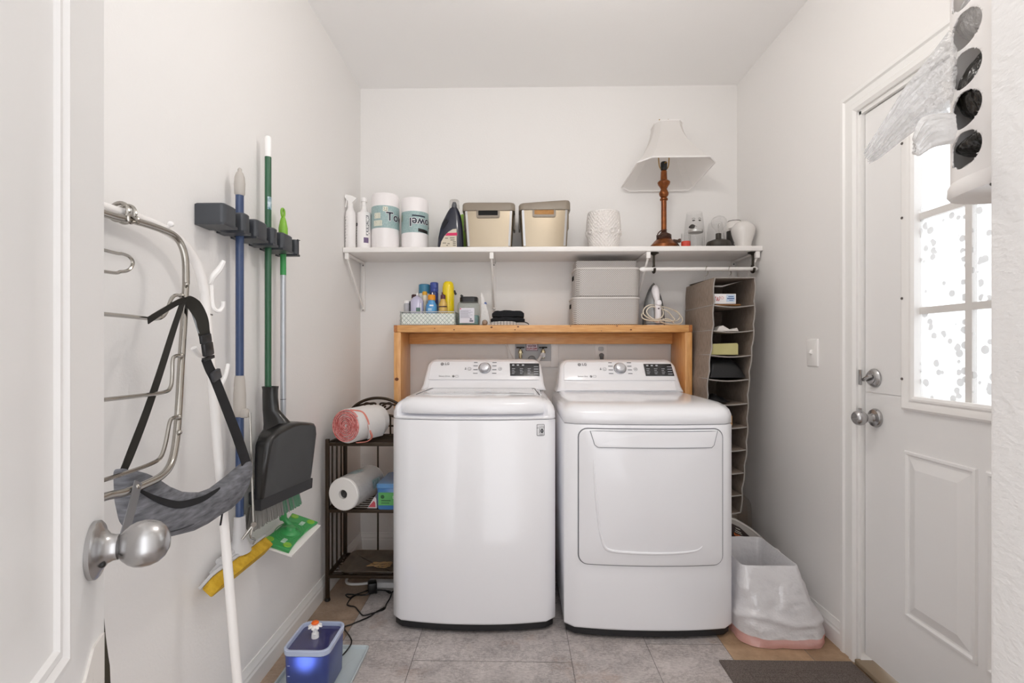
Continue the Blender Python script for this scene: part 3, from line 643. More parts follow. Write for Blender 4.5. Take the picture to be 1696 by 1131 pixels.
# ================================================================ wall box and outlet between the machines
def wall_box():
    Y = BY-.004; p0, p1 = at(841, 560, Y), at(925, 608, Y); zt = 1.32
    t = thing('laundry_valve_box', 'recessed white water valve box in the wall behind the washer', 'valve box', ((p0.x+p1.x)/2, BY, p1.z))
    q0, q1 = at(853, 560, Y), at(912.5, 598, Y); b = B()
    # frame as four bars
    b.box(p0.x, q0.x, Y-.006, BY-.0005, p1.z, zt, .002); b.box(q1.x, p1.x, Y-.006, BY-.0005, p1.z, zt, .002); b.box(q0.x, q1.x, Y-.006, BY-.0005, p1.z, q1.z, .002); b.box(q0.x, q1.x, Y-.006, BY-.0005, zt-.02, zt, .002)
    b.done('frame', WHITEP, t)
    b = B(); b.box(q0.x-.003, q1.x+.003, BY-.0035, BY-.0015, q1.z-.003, zt-.015); b.done('back_plate', M('box_grey', '#c2c4c7', .5), t)
    for u, co in ((862, 0), (899.5, 1)):
        p = at(u, 582, BY-.03); b = B(); b.cyl((p.x, BY-.002, p.z-.012), (p.x, BY-.035, p.z-.012), .011); b.cyl((p.x, BY-.03, p.z-.04), (p.x, BY-.03, p.z+.012), .0095); b.lathe([(.013, 0), (.013, .012), (.0105, .014)], (p.x, BY-.03, p.z-.010), Z3, 6); v = b.done('valve', M('brass_valve', '#b9ab8a', .3, .9), t)
        b = B(); c = Vector((p.x, BY-.03, p.z+.020)); b.cyl(c-Z3*.01, c+Z3*.002, .004)
        b.loft([[c+Vector(((.020+.004*math.cos(6*a))*math.cos(a), (.014+.003*math.cos(6*a))*math.sin(a), z)) for a in [2*math.pi*i/36 for i in range(36)]] for z in (-.001, .004, .007)]); b.done('valve_handle', M('valve_black', '#1b1a1a', .5), v)
    p = at(881, 594, BY-.02); B().lathe([(.024, 0), (.022, .012), (.012, .016), (0, .017)], (p.x, BY-.003, p.z-.006), -Y3, 20).done('drain_cap', M('box_grey_dark', '#8e9092', .45), t)
    s0, s1 = at(871, 581, BY-.008), at(891, 560, BY-.008); b = B(); b.box(s0.x, s1.x, BY-.009, BY-.0065, s0.z, s0.z+.098, .001); sg = b.done('warning_sign', M('sign_border', '#5a2a3a', .5), t)
    b = B(); b.box(s0.x+.003, s1.x-.003, BY-.0098, BY-.009, s0.z+.003, s0.z+.095); b.done('sign_face', M('sign_face', '#e9dde4', .5), sg)
    xm = (s0.x+s1.x)/2
    for k, s in enumerate(('CUT-OFF', 'WATER', 'MAIN')): text(s, .0105, (xm, BY-.0102, s0.z+.012+.0157*k), X3, Z3, 'sign_lettering', M('sign_red' if k != 1 else 'sign_purple', '#a01c3a' if k != 1 else '#7a2a50', .5), sg, bold=.0006)
    # washer hose with round end
    p = at(899, 588, BY-.05); q = at(889, 597, BY-.10); b = B(); b.tube([(p.x, BY-.045, p.z), (p.x-.02, BY-.07, p.z-.018), (q.x-.02, BY-.10, q.z-.05)], .008, 10); b.lathe([(.016, 0), (.016, .012), (.010, .014)], (p.x, BY-.040, p.z), -Y3, 20)
    b.done('hose', M('hose_white', '#d9d9da', .4), t)
    c = thing('power_outlet', 'white wall outlet with a grey plug, behind the dryer', 'outlet', (at(995, 580, BY).x, BY, 1.10))
    p = at(995, 585, BY); b = B(); b.plate(rr(-.036, .036, -.060, .060, .004, 3), lambda a, z, d: Vector((p.x+a, BY-.0065+d, p.z+.004+z)), .006, .003); b.done('plate', WHITEP, c)
    b = B(); b.plate(rr(-.016, .016, -.013, .013, .009, 4), lambda a, z, d: Vector((p.x+a, BY-.0085+d, p.z+.026+z)), .003, .001); b.done('socket', M('socket_grey', '#bfc0c2', .4), c)
    b = B(); b.lathe([(.013, 0), (.014, .02), (.011, .034)], (p.x+.001, BY-.007, p.z-.012), -Y3, 12); b.cyl((p.x+.001, BY-.03, p.z-.018), (p.x+.001, BY-.03, p.z-.05), .012, .009)
    pg = thing('plug', 'grey appliance plug in the outlet behind the dryer', 'plug', (p.x, BY-.02, p.z-.05)); b.done('plug_body', M('plug_grey', '#6f6f70', .4), pg)
    b = B(); b.tube(cr([(p.x+.006, BY-.03, p.z-.03), (p.x+.012, BY-.035, p.z-.06), (p.x+.012, BY-.05, p.z-.14), (p.x+.0, BY-.05, p.z-.3)]), .004, 6); b.done('cord', WHITEP, pg)
    # thin white line over the wall to the box
    a, d = at(833, 560, BY-.01), at(851, 594, BY-.03); b = B(); b.tube(cr([(a.x-.005, BY-.01, a.z+.05), (a.x, BY-.012, a.z), (at(842, 578, BY).x, BY-.018, at(842, 578, BY).z), (d.x, BY-.022, d.z)]), .0035, 6)
    tag(b.done('cable', WHITEP), 'thin white cable running down the wall behind the washer', 'cable')
wall_box()
# ================================================================ things on the upper shelf (top face at SZ)
Z1 = SZ+.0008
def X_(u, Y): return at(u, 500, Y).x
def Zv(v, Y, u=848): return at(u, v, Y).z
def bottle(name, label, cat, x, y, z, prof, mat, cap=None, capm=None, group=None, sx=1, sy=1, seg=24, capname='cap'):
    t = thing(name, label, cat, (x, y, z), group)
    B().lathe(prof, (x, y, z), Z3, seg, sx=sx, sy=sy).done('body', mat, t)
    if cap: B().lathe(cap, (x, y, z), Z3, seg, sx=min(1, sx*1.0), sy=1).done(capname, capm, t)
    return t
def cylbend(cx, cy, R, z0, a0):
    return lambda x, y: Vector((cx+R*math.sin(a0+x/R), cy-R*math.cos(a0+x/R), z0+y))
def patch(cx, cy, R, z0, z1, a0, a1, n=12):
    b = B(); b.grid(n, 1, lambda i, j: Vector((cx+R*math.sin(a0+(a1-a0)*i), cy-R*math.cos(a0+(a1-a0)*i), z0+(z1-z0)*j))); return b
def upper_items():
    W2 = M('bottle_white', '#f0edec', .35); LAV = M('label_purple', '#6d5a7e', .5)
    # trigger spray
    y = 2.662; x = LX+.0315; t = thing('spray_bottle', 'white trigger spray bottle at the wall end of the upper shelf', 'spray bottle', (x, y, Z1))
    B().lathe([(.024, 0), (.0275, .006), (.0275, .175), (.025, .195), (.016, .212), (.014, .225)], (x, y, Z1), Z3).done('body', W2, t)
    b = B(); b.cyl((x, y, Z1+.222), (x, y, Z1+.245), .015); zz = Z1+.245
    b.loft([[Vector((x+a, y+d, zz+c)) for a, c in [(-.024, .045), (-.028, .030), (-.010, .010), (-.010, 0), (.012, 0), (.030, .018), (.036, .026), (.010, .038)]] for d in (-.012, .012)]); b.done('spray_head', WHITEP, t)
    b = B(); b.ribbon(cr([(x-.016, y, zz+.026), (x-.020, y, zz+.006), (x-.0265, y, zz-.022)]), .012, .005, Y3); b.done('trigger', WHITEP, t)
    b = B()
    for k in range(9): b.face(b.loop([cylbend(x, y, .0281, Z1+.035+.016*k, -1.0)(*q) for q in ((0, 0), (.006+.006*(k % 3), .001), (.006+.006*(k % 3), .004), (0, .003))]))
    b.done('label_print', INK, t, flat=True)
    # pump bottle
    y = 2.705; x = X_(603, y); t = thing('pump_bottle', 'white pump bottle with a purple label square, in front of the trigger spray', 'pump bottle', (x, y, Z1))
    B().lathe([(.036, 0), (.040, .005), (.040, .192), (.037, .203), (.020, .209), (.018, .222)], (x, y, Z1), Z3, 28).done('body', W2, t)
    B().lathe([(.0155, .220), (.0155, .240), (.012, .243), (.012, .262), (.016, .264), (.0165, .284), (.013, .288), (0, .289)], (x, y, Z1), Z3).done('pump', WHITEP, t)
    patch(x, y, .0405, Z1+.033, Z1+.062, .25, .9).done('label_square', LAV, t)
    b = B(); R = random.Random(2)
    for k in range(13): b.face(b.loop([cylbend(x, y, .0406, Z1+.075+.0085*k, .55)(*q) for q in ((0, 0), (.020-.008*R.random(), 0), (.020-.008*R.random(), .005), (0, .005))]))
    for k in range(8): b.face(b.loop([cylbend(x, y, .0406, Z1+.03+.014*k, -1.2)(*q) for q in ((0, 0), (.012*R.random()+.004, .002), (.012*R.random()+.004, .005), (0, .004))]))
    b.done('label_print', INK, t, flat=True)
    b = B(); g = cylbend(x, y, .0407, Z1+.135, -.95); b.tube([g(.008*math.cos(a), .008*math.sin(a)) for a in [2*math.pi*i/14 for i in range(14)]], .0018, 5, True); b.done('label_ring', INKD, t)
    # clear bottle behind
    y = 2.865; x = X_(611, y); bottle('clear_bottle', 'clear plastic bottle half hidden behind the pump bottle and first paper towel roll', 'bottle', x, y, Z1, [(.024, 0), (.028, .005), (.028, .18), (.024, .20), (.013, .21), (.013, .22)], M('milky_plastic', '#e2dedb', .3, alpha=.75), [(.014, .215), (.014, .245), (.012, .248), (0, .248)], WHITEP)
    # paper towel rolls with a printed wrapper band
    TEAL = M('wrapper_teal', '#8fa9aa', .35, col2='#a5bcbb', ns=260, stretch=(1, 1, .5)); PT = M('wrapped_towel', '#f1eded', .3, coat=.2, bump=(70, .35, .002)); NAVY = M('print_navy', '#1f2a3c', .5); PALE = M('print_cream', '#dcdccb', .5)
    def roll(x, y, R, h, zb0, zb1, label, flip):
        t = thing('paper_towel_roll', label, 'paper towel', (x, y, Z1), 'wrapped paper towel rolls on the upper shelf')
        B().lathe([(R-.012, 0), (R-.003, .003), (R, .012), (R, h-.014), (R-.004, h-.004), (R-.016, h), (.022, h-.001), (.020, h-.012), (0, h-.012)], (x, y, Z1), Z3, 48).done('roll', PT, t)
        b = B(); b.lathe([(R+.0004, zb0), (R+.0006, zb0+.001), (R+.0006, zb1-.001), (R+.0004, zb1)], (x, y, Z1), Z3, 48, cap=False); bd = b.done('wrapper_band', TEAL, t)
        return t, bd, x, y, R
    y = 2.715
    t, bd, x, y, R = roll(X_(638.5, y), y, .0745, .302, .108, .228, 'taller wrapped paper towel roll next to the pump bottle, upright lettering', 0)
    for z0, z1, a0, a1 in ((.158, .188, -.62, -.10), (.118, .148, -.68, .02), (.196, .221, .08, .42)):
        patch(x, y, R+.0012, Z1+z0, Z1+z1, a0, a1).done('label_box', PALE, bd)
    b = B(); RR = random.Random(4)
    for z0, z1, a0, a1 in ((.158, .188, -.62, -.10), (.118, .148, -.68, .02), (.196, .221, .08, .42)):
        for k in range(4):
            zz = Z1+z0+.003+(z1-z0-.005)*k/4; aa = a0+.03+(a1-a0)*RR.random()*.3; g = cylbend(x, y, R+.0015, zz, aa); b.face(b.loop([g(*q) for q in ((0, 0), ((a1-aa)*R*.8, 0), ((a1-aa)*R*.8, .003), (0, .003))]))
    b.done('label_print', INK, bd, flat=True)
    for k, (m_, bo, rr_) in enumerate(((PT, .006, .0012), (NAVY, .0022, .0018))):
        text('Towel', .047, (0, 0, 0), X3, Z3, 'wrapper_lettering', m_, bd, 'LEFT', cylbend(x, y, R+rr_, Z1+.168, .30), bold=bo*.5)
    y = 2.725
    t, bd, x, y, R = roll(X_(687.5, y), y, .0735, .280, .085, .200, 'shorter wrapped paper towel roll beside the detergent, lettering upside down', 1)
    fl = lambda rr_, zc, a0: (lambda px, py: cylbend(x, y, R+rr_, Z1+zc, a0)(-px, -py))
    for k, (m_, bo, rr_) in enumerate(((PT, .006, .0012), (NAVY, .0022, .0018))):
        text('Towel', .045, (0, 0, 0), X3, Z3, 'wrapper_lettering', m_, bd, 'RIGHT', fl(rr_, .143, -.22), bold=bo*.5)
    g0 = cylbend(x, y, R+.0012, Z1+.175, -.02); b = B()
    for i in range(8): b.face(b.loop([g0(.0095*i, -.003-.0003*i), g0(.0095*(i+1), -.003-.0003*(i+1)), g0(.0095*(i+1), .005-.0003*(i+1)), g0(.0095*i, .005-.0003*i)]))
    b.done('print_bar', NAVY, bd, flat=True)
    b = B(); g0 = cylbend(x, y, R+.0012, Z1+.098, .42)
    for i in range(6): b.face(b.loop([g0(.011*i, -.008-.001*i), g0(.011*(i+1), -.008-.001*(i+1)), g0(.011*(i+1), .010-.001*(i+1)), g0(.011*i, .010-.001*i)]))
    b.done('print_bar', M('print_black', '#1a1718', .5), bd, flat=True)
    patch(x, y, R+.0012, Z1+.150, Z1+.185, -1.15, -.92).done('label_box', M('print_olive', '#9da58c', .5), bd)
    # detergent jug
    y = 2.69; NV = M('jug_navy', '#10152a', .3, coat=.3); xc = X_(749, y)
    t = thing('detergent_bottle', 'dark navy laundry detergent bottle with pink and white label', 'detergent', (xc, y, Z1))
    ls = []
    for v, ul, ur in ((411, 725.5, 767.5), (408, 725, 768), (395, 726, 767.5), (380, 729, 766.5), (370, 732, 765.5), (360, 737, 764), (352, 741, 761.5), (346, 745, 759), (344.5, 747, 758)):
        xl, xr = X_(ul, y), X_(ur, y); z = max(Z1, Zv(v, y)); hw = (xr-xl)/2; d = .040*(.45+.55*min(1, hw/.078)); c0 = (xl+xr)/2
        if v == 411: z = Z1
        ls.append([Vector((c0+hw*math.copysign(abs(math.cos(a))**.75, math.cos(a)), y+d*math.copysign(abs(math.sin(a))**.75, math.sin(a)), z)) for a in [2*math.pi*i/32 for i in range(32)]])
    bd = B().loft(ls).done('bottle', NV, t, ang=60)
    zc = Zv(345, y); xcap = X_(752.5, y); B().lathe([(.016, 0), (.014, .020), (.009, .034), (0, .036)], (xcap, y, zc), Z3).done('spout', M('spout_grey', '#4b4d55', .3), t)
    B().lathe([(.024, -.004), (.028, .002), (.026, .040), (.022, .046), (.0, .046)], (xcap, y, zc), Z3, 24, cap=False).done('measuring_cap', glassmat('cap_clear', '#f4f3f2', .25), t)
    b = B(); pts = [at(737, 367, y), at(742, 365, y), at(743.5, 369, y), at(738, 378, y), at(733, 386, y), at(734, 375, y)]; b.loft([[Vector((p.x, y-.0395+d+.02*max(0, .6-(p.x-pts[4].x)/.04), p.z)) for p in pts] for d in (.0, .006)]); b.done('grip_recess', M('jug_hollow', '#0c0e1a', .35), bd)
    def lab(pts, m, nm, o):
        b = B(); q = [at(u, v, y-.04) for u, v in pts]; b.loft([[Vector((p.x, y-.0405-o+d, p.z)) for p in q] for d in (0, .004)]); b.done(nm, m, bd, flat=True)
    lab([(729, 409), (731, 400), (736, 391), (742, 384.5), (750, 379.5), (756, 379), (756.5, 409)], M('label_cream', '#cfc6b4', .5), 'label', .0005)
    lab([(737, 390.5), (741, 385.8), (757, 385.3), (757, 390.2)], M('label_pink', '#d5275f', .5), 'label_stripe', .0010)
    b = B()
    for k, (u, v, wd) in enumerate(((737, 395, 5), (745, 394.5, 8), (746, 398, 7), (733, 403, 6), (741, 404, 4), (750, 401, 5), (750, 404, 5), (750, 407, 5), (739, 407, 3))):
        p = at(u, v, y-.042); b.face(b.loop([Vector((p.x+a, y-.0416, p.z+c)) for a, c in ((0, 0), (wd*.0032, 0), (wd*.0032, .004), (0, .004))]))
    b.done('label_print', M('print_brown', '#6c6458', .6), bd, flat=True)
    # lime bottle behind
    yb = 2.86; xb = X_(768, yb); bottle('spray_can', 'lime green bottle top showing between detergent and cream bin', 'bottle', xb, yb, Z1, [(.022, 0), (.024, .004), (.024, .14), (.018, .165)], M('lime', '#8fb34a', .4), [(.017, .163), (.021, .20), (.018, .232), (.006, .236), (0, .236)], M('lime_cap', '#9cc552', .4))
    # two handled bins
    CREAM = M('bin_champagne', '#a39580', .27, .8); TAUPE = M('bin_taupe', '#8b8072', .4); SIL = M('bin_silver_edge', '#c9cacc', .2, .9)
    def bin_(ut0, ut1, ub0, ub1, vt0, vt1, vl, y0, label, fill, tilt):
        dep = .20; xt0, xt1, xb0, xb1 = X_(ut0, y0), X_(ut1, y0), X_(ub0, y0), X_(ub1, y0); zt = Zv(vl, y0); xm = (xb0+xb1)/2
        t = thing('storage_bin', label, 'bin', (xm, y0+dep/2, Z1), 'champagne bins with taupe rims')
        ls = []
        for k in range(7):
            f_ = k/6; a, c = xb0+(xt0-xb0)*f_+.004, xb1+(xt1-xb1)*f_-.004
            ls.append([Vector((p, q, Z1+.006+(zt-Z1-.006)*f_)) for p, q in rr(a, c, y0+.012-.008*f_, y0+dep-.02, .020, 5)])
        sh = B().loft(ls).done('body', CREAM, t, ang=50)
        b = B(); b.loft([[Vector((p, q, z)) for p, q in rr(xb0+.008, xb1-.008, y0+.016, y0+dep-.022, .018, 4)] for z in (Z1, Z1+.008)]); b.done('base_rim', SIL, t)
        for s, xa, xb_ in ((1, xb0, xt0), (-1, xb1, xt1)):
            b = B(); q = [(xa+s*.024, Z1+.012, .0112), (xb_+s*.024, zt-.002, .0032), (xb_+s*.012, zt-.002, .0055), (xa+s*.012, Z1+.012, .0135)]
            b.loft([[Vector((p, y0+yy+o, c)) for p, c, yy in q] for o in (0, .004)]); b.done('edge_strip', SIL, t)
        # rim band with drooping side grips; one corner may sit higher
        zf = lambda x: Zv(vt0, y0)+(Zv(vt1, y0)-Zv(vt0, y0))*(x-xt0)/(xt1-xt0)
        ls = []
        for o, k in ((.006, 0.0), (0, .0), (0, .72), (.004, .93), (.014, 1.)):
            ls.append([Vector((p, q, (zt-.001)*(1-k)+k*zf(p))) for p, q in rr(xt0+o-.004, xt1-o+.004, y0-.004+o, y0+dep-o, .030, 6)])
        rim = B().loft(ls).done('rim', TAUPE, t, ang=50)
        for s, xr in ((-1, xt0), (1, xt1)):
            b = B(); x0, x1 = (xr-.004, xr+.006) if s < 0 else (xr-.006, xr+.004)
            b.box(x0, x1, y0+.090, y0+dep-.030, zt-.085, zt+.01, .004); b.done('side_grip', TAUPE, t)
        # hand hole with its surround
        um = (ut0+ut1)/2-1; xa, xb_ = X_(um-19.5, y0), X_(um+19.5, y0); z1, z0 = zt+.002, Zv(vl+12.5, y0); fn = y0+.002
        O = rr(xa, xb_, z0, z1, .010, 4); I = rr(xa+.011, xb_-.011, z0+.013, z1-.004, .003, 4); b = B()
        b.loft([[Vector((p, fn+.006, q)) for p, q in O], [Vector((p, fn-.004, q)) for p, q in O], [Vector((p, fn-.004, q)) for p, q in I], [Vector((p, fn+.006, q)) for p, q in I]], cap0=False, cap1=False)
        hf = b.done('handle_frame', TAUPE, t, ang=30)
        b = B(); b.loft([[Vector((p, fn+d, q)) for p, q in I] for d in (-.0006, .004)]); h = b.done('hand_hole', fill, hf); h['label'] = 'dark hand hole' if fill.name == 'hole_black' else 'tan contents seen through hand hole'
        return t
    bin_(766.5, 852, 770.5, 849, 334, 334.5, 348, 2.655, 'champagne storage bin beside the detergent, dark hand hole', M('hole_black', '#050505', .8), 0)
    bin_(860.5, 944, 863.5, 941, 336, 330.5, 347, 2.655, 'champagne storage bin with raised rim corner and tan hand hole', M('hole_tan', '#b98a52', .7, col2='#a87640', ns=30), 1)
    # embossed pot
    y = 2.735; x = X_(999.5, y); R0 = .0935; hh = Zv(355, y)-Z1
    t = thing('owl_vase', 'white ceramic pot embossed with owls between bin and lamp', 'vase', (x, y, Z1))
    def pot(i, j):
        a = 2*math.pi*i; k = j; r = R0*(.86+.42*k-.36*k*k*k-.02) if 1 else 0
        r = R0*(.90+.30*math.sin(math.pi*(.12+.62*k))-.20) ; z = Z1+hh*k
        ph = (a*10/(2*math.pi)) % 1-.5; px = ph*2*math.pi*r/10; pz = (k-.45)*hh
        e1 = math.hypot(px, pz); h = .0030+.0042*math.cos(e1*560) if e1 < .020 else 0
        if e1 >= .020: h = .0050*abs(math.sin((px*1.0+pz*.8)*190)*math.sin((px*1.0-pz*.8)*190))**.7-.004
        return Vector((x+(r+h)*math.sin(a), y-(r+h)*math.cos(a), z))
    b = B(); b.grid(288, 80, pot); bmesh.ops.remove_doubles(b.b, verts=b.b.verts[:], dist=.0001)
    pt = b.done('pot', M('ceramic_emboss', '#e4dfdb', .4), t, ang=180)
    B().lathe([(R0*.80, 0), (R0*.80, .004)], (x, y, Z1), Z3, 36).done('foot', M('ceramic_emboss2', '#d9d4d0', .5), t)
    B().lathe([(R0*.92, -.004), (R0*.925, .003), (R0*.88, .003), (R0*.86, -.02)], (x, y, Z1+hh), Z3, 40, cap=False).done('lip', M('ceramic_lip', '#ebe7e4', .35), t)
upper_items()

def table_lamp():
    y = 2.745; x = X_(1099.5, y); COP = M('lamp_copper', '#8a4f22', .32, .55, col2='#6f3a18', ns=40); BR = M('lamp_brass', '#b08a4a', .3, .85); DKC = M('lamp_cord', '#4b3226', .6)
    t = thing('table_lamp', 'copper candlestick table lamp with tilted white bell shade', 'lamp', (x, y, Z1))
    z = lambda v: Zv(v, y)
    B().lathe([(.068, 0), (.074, .006), (.073, .026), (.058, .042), (.050, .052), (.042, .058)], (x, y, Z1), Z3, 40).done('base', COP, t)
    B().lathe([(.040, .054), (.042, .060), (.036, .066), (.034, .078), (.030, .084), (.024, .088), (.020, .096), (.016, .099), (.0155, .104)], (x, y, Z1), Z3, 32).done('collar', M('lamp_bronze_dark', '#4c2c1c', .4, .4), t)
    zz = [(.0145, Z1+.102), (.0145, z(334)), (.021, z(333)), (.021, z(331)), (.015, z(329)), (.024, z(325)), (.026, z(322)), (.020, z(318)), (.016, z(315)), (.022, z(311)), (.031, z(307.5)), (.034, z(304)), (.029, z(302)), (.018, z(300)), (.016, z(286)), (.012, z(284.5))]
    B().lathe([(r, q-Z1) for r, q in zz], (x, y, Z1), Z3, 32).done('stem', COP, t)
    b = B(); b.lathe([(.014, 0), (.018, .006), (.018, .040), (.014, .046)], (x, y, z(284)), Z3, 20); so = b.done('socket', BLACKP, t)
    b = B(); b.cyl((x, y-.017, z(274)), (x+.004, y-.034, z(274)), .0035); b.done('socket_switch', BR, so)
    b = B(); b.tube(cr([(x-.024, y, z(200)), (x-.030, y, z(240)), (x-.027, y, z(272)), (x-.018, y, z(281)), (x-.004, y, z(284.5)), (x+.004, y, z(284.5)), (x+.018, y, z(281)), (x+.027, y, z(272)), (x+.030, y, z(240)), (x+.024, y, z(200))]), .0030, 8); b.done('harp', BR, t)
    # bell shade: eight-sided, a square with cut corners
    bot = [(1080.5, 260, 2.60), (1176, 259, 2.60), (1184.5, 268.5, 2.64), (1148, 309, 2.885), (1138, 315.5, 2.912), (1042, 316.5, 2.912), (1029.5, 310, 2.885), (1056, 269, 2.64)]
    bp = [at(*q) for q in bot]; zt = Zv(199, 2.70, 1110)
    tp = [at(1095, 199, 2.70), at(1125, 199, 2.70)]; xl, xr = at(1084.5, 205, 2.735).x, at(1129.5, 205, 2.735).x; yb = 2.84
    top = [tp[0], tp[1], Vector((xr, 2.735, zt)), Vector((xr, yb-.03, zt)), Vector((tp[1].x, yb, zt)), Vector((tp[0].x, yb, zt)), Vector((xl, yb-.03, zt)), Vector((xl, 2.735, zt))]
    for p in top: p.z = zt
    def ringp(k):
        s = k**1.7; ls = []
        for i in range(8):
            for m_ in range(4):
                f_ = m_/4; a = top[i].lerp(top[(i+1) % 8], f_); c = bp[i].lerp(bp[(i+1) % 8], f_); p = a.lerp(c, s); p.z = a.z+(c.z-a.z)*k; ls.append(p)
        return ls
    b = B(); b.loft([ringp(k/14) for k in range(15)], cap0=False, cap1=False)
    sh = b.done('shade', clothmat('shade_fabric', '#eeebe8', .30), t, ang=22)
    b = B(); b.tube([p for p in ringp(1)], .0042, 8, True); b.done('shade_trim', M('shade_trim', '#f3f0ee', .6), sh)
    b = B(); b.tube([p for p in ringp(0)], .0038, 8, True); b.done('shade_trim', M('shade_trim', '#f3f0ee', .6), sh)
    b = B(); cc = (top[0]+top[4])/2
    for i in (0, 2, 4, 6): b.tube([cc, top[i]], .0015, 6)
    b.lathe([(.006, -.004), (.008, .004), (.004, .012), (0, .014)], cc, Z3, 12); b.done('shade_spider', BR, sh)
    # cord wound round the base with its plug
    pts = [(x+.038*math.cos(a), y+.038*math.sin(a), Z1+.070+.004*math.sin(3*a)+a*.0012) for a in [math.radians(-200+24*i) for i in range(40)]]
    b = B(); b.tube(pts, .0032, 6); b.tube(cr([(x-.030, y-.026, Z1+.062), (x-.042, y-.03, Z1+.082), (x-.020, y-.026, Z1+.104), (x+.010, y-.018, Z1+.108)]), .0032, 6); b.tube(cr([(x+.036, y-.02, Z1+.055), (x+.056, y-.03, Z1+.040), (x+.070, y-.034, Z1+.020), (x+.078, y-.03, Z1+.003)]), .0032, 6)
    cd = b.done('cord', DKC, t)
    b = B(); b.obox((x+.056, y-.028, Z1+.046), (.030, .014, .014), Matrix.Rotation(.15, 3, 'Y'), .003); b.obox((x+.076, y-.028, Z1+.047), (.012, .020, .020), None, .003); b.done('cord_plug', DKC, cd)
table_lamp()

def glassware():
    CER = M('ceramic_white', '#dedad6', .25, coat=.3); DRK = M('iron_dark', '#3a352f', .45, .3)
    CG = glassmat('thin_glass', '#fafafa', .16)
    # stemless glass with painted face
    y = 2.86; x = X_(1150, y); h = Zv(354, y)-Z1
    t = thing('face_glass', 'clear glass painted with two eyes and a dark moustache', 'glass', (x, y, Z1))
    G = [(.030, 0), (.046, .010), (.058, .045), (.059, .075), (.050, h*.75), (.042, h)]
    B().lathe(G, (x, y, Z1), Z3, 36, cap=False).done('glass_bowl', CG, t)
    def gr(z):
        for (r0, z0), (r1, z1) in zip(G, G[1:]):
            if z0 <= z <= z1: return r0+(r1-r0)*(z-z0)/(z1-z0)
        return G[-1][0]
    def onglass(dx, z): r = gr(z)+.0006; a = dx/r; return Vector((x+r*math.sin(a), y-r*math.cos(a), Z1+z))
    ze = Zv(370, y)-Z1
    for s, nm in ((-1, 0), (1, 1)):
        xe = -.021 if s < 0 else .013
        b = B(); b.face(b.loop([onglass(xe+.0085*math.cos(a), ze+.0045*math.sin(a)) for a in [2*math.pi*i/14 for i in range(14)]])); b.done('painted_eye', M('paint_eye', '#4a4644', .5), t, flat=True)
        b = B(); b.tube([onglass(xe+q, ze+.012+.006*math.cos(q*150)-.004) for q in [-.009+.0018*i for i in range(11)]], .0012, 5); b.done('painted_brow', M('paint_brow', '#6b6662', .5), t)
    zm = Zv(378.5, y)-Z1
    b = B(); up = [(-.050+.0045*i, zm-.005+.014*math.sin(math.pi*min(1, (i+.3)/9.5))**1.0) for i in range(11)]; dn = [(-.050+.0045*i, zm-.008-.009*math.sin(math.pi*i/10)*(-1 if i > 7 else 1)) for i in range(11)]
    V1 = [onglass(*q) for q in up]; V2 = [onglass(*q) for q in dn]; a1, a2 = b.loop(V1), b.loop(V2)
    for i in range(10): b.face((a1[i], a1[i+1], a2[i+1], a2[i]))
    b.done('painted_moustache', M('paint_dark', '#2e2926', .6), t, flat=True)
    # candle jar with red wax
    y = 2.705; x = X_(1152, y); 
    t = thing('glass_jar', 'small clear jar with a silver lid beside the lamp base', 'jar', (x, y, Z1)); h = Zv(387, y)-Z1
    B().lathe([(.034, 0), (.037, .004), (.037, h-.004), (.034, h)], (x, y, Z1), Z3, 32).done('body', CG, t)
    B().lathe([(.0375, h), (.0385, h+.002), (.0385, h+.013), (.036, h+.016), (0, h+.016)], (x, y, Z1), Z3, 32).done('lid', M('lid_silver', '#c9c8c5', .3, .6), t)
    y2 = 2.662; x = X_(1136, y2); t = thing('candle_jar', 'clear candle glass with a red base of wax, behind the silver-lidded jar', 'candle', (x, y2, Z1)); h = Zv(388, y2)-Z1
    B().lathe([(.022, 0), (.0235, .003), (.0235, .030), (.0, .031)], (x, y2, Z1), Z3, 28).done('wax', M('wax_red', '#d63a1e', .35, sub=.2), t)
    B().lathe([(.0238, .001), (.0245, .004), (.0245, h)], (x, y2, Z1), Z3, 28, cap=False).done('glass_body', CG, t)
    # round glass behind
    y = 2.872; x = X_(1185, y); t = thing('round_glass', 'large round clear glass bowl behind the light bulb lamp', 'glass', (x, y, Z1)); h = Zv(370, y)-Z1
    B().lathe([(.026, 0), (.043, .006), (.053, .045), (.051, .080), (.040, h*.9), (.034, h)], (x, y, Z1), Z3, 36, cap=False).done('bowl', CG, t)
    # bulb lamp
    y = 2.692; x = X_(1190, y); t = thing('bulb_lamp', 'clear bulb-shaped glass lamp on a flat dark round base', 'lamp', (x, y, Z1))
    B().lathe([(.060, 0), (.063, .004), (.063, .020), (.058, .034), (.032, .045), (.016, .049), (.0145, .053), (.0145, .078), (.012, .080)], (x, y, Z1), Z3, 36).done('base', DRK, t)
    zb = .072; B().lathe([(.012, zb), (.013, zb+.014), (.022, zb+.032), (.036, zb+.048), (.041, zb+.065), (.038, zb+.081), (.027, zb+.094), (.012, zb+.101), (0, zb+.102)], (x+.002, y, Z1), Z3, 36).done('glass_bulb', CG, t)
    b = B(); b.tube(cr([(x+.004*math.sin(i*2.1), y+.01*math.cos(i*1.7), Z1+zb+.005+.009*i) for i in range(8)]), .0009, 5); b.done('filament', M('wire_grey', '#a9a49c', .3, .8), t)
    # captain mug
    y = 2.86; x = X_(1216, y); t = thing('cap_figure_glass', 'dark novelty glass with white buttons and white peaked cap', 'glass', (x, y, Z1)); h = Zv(385, y)-Z1
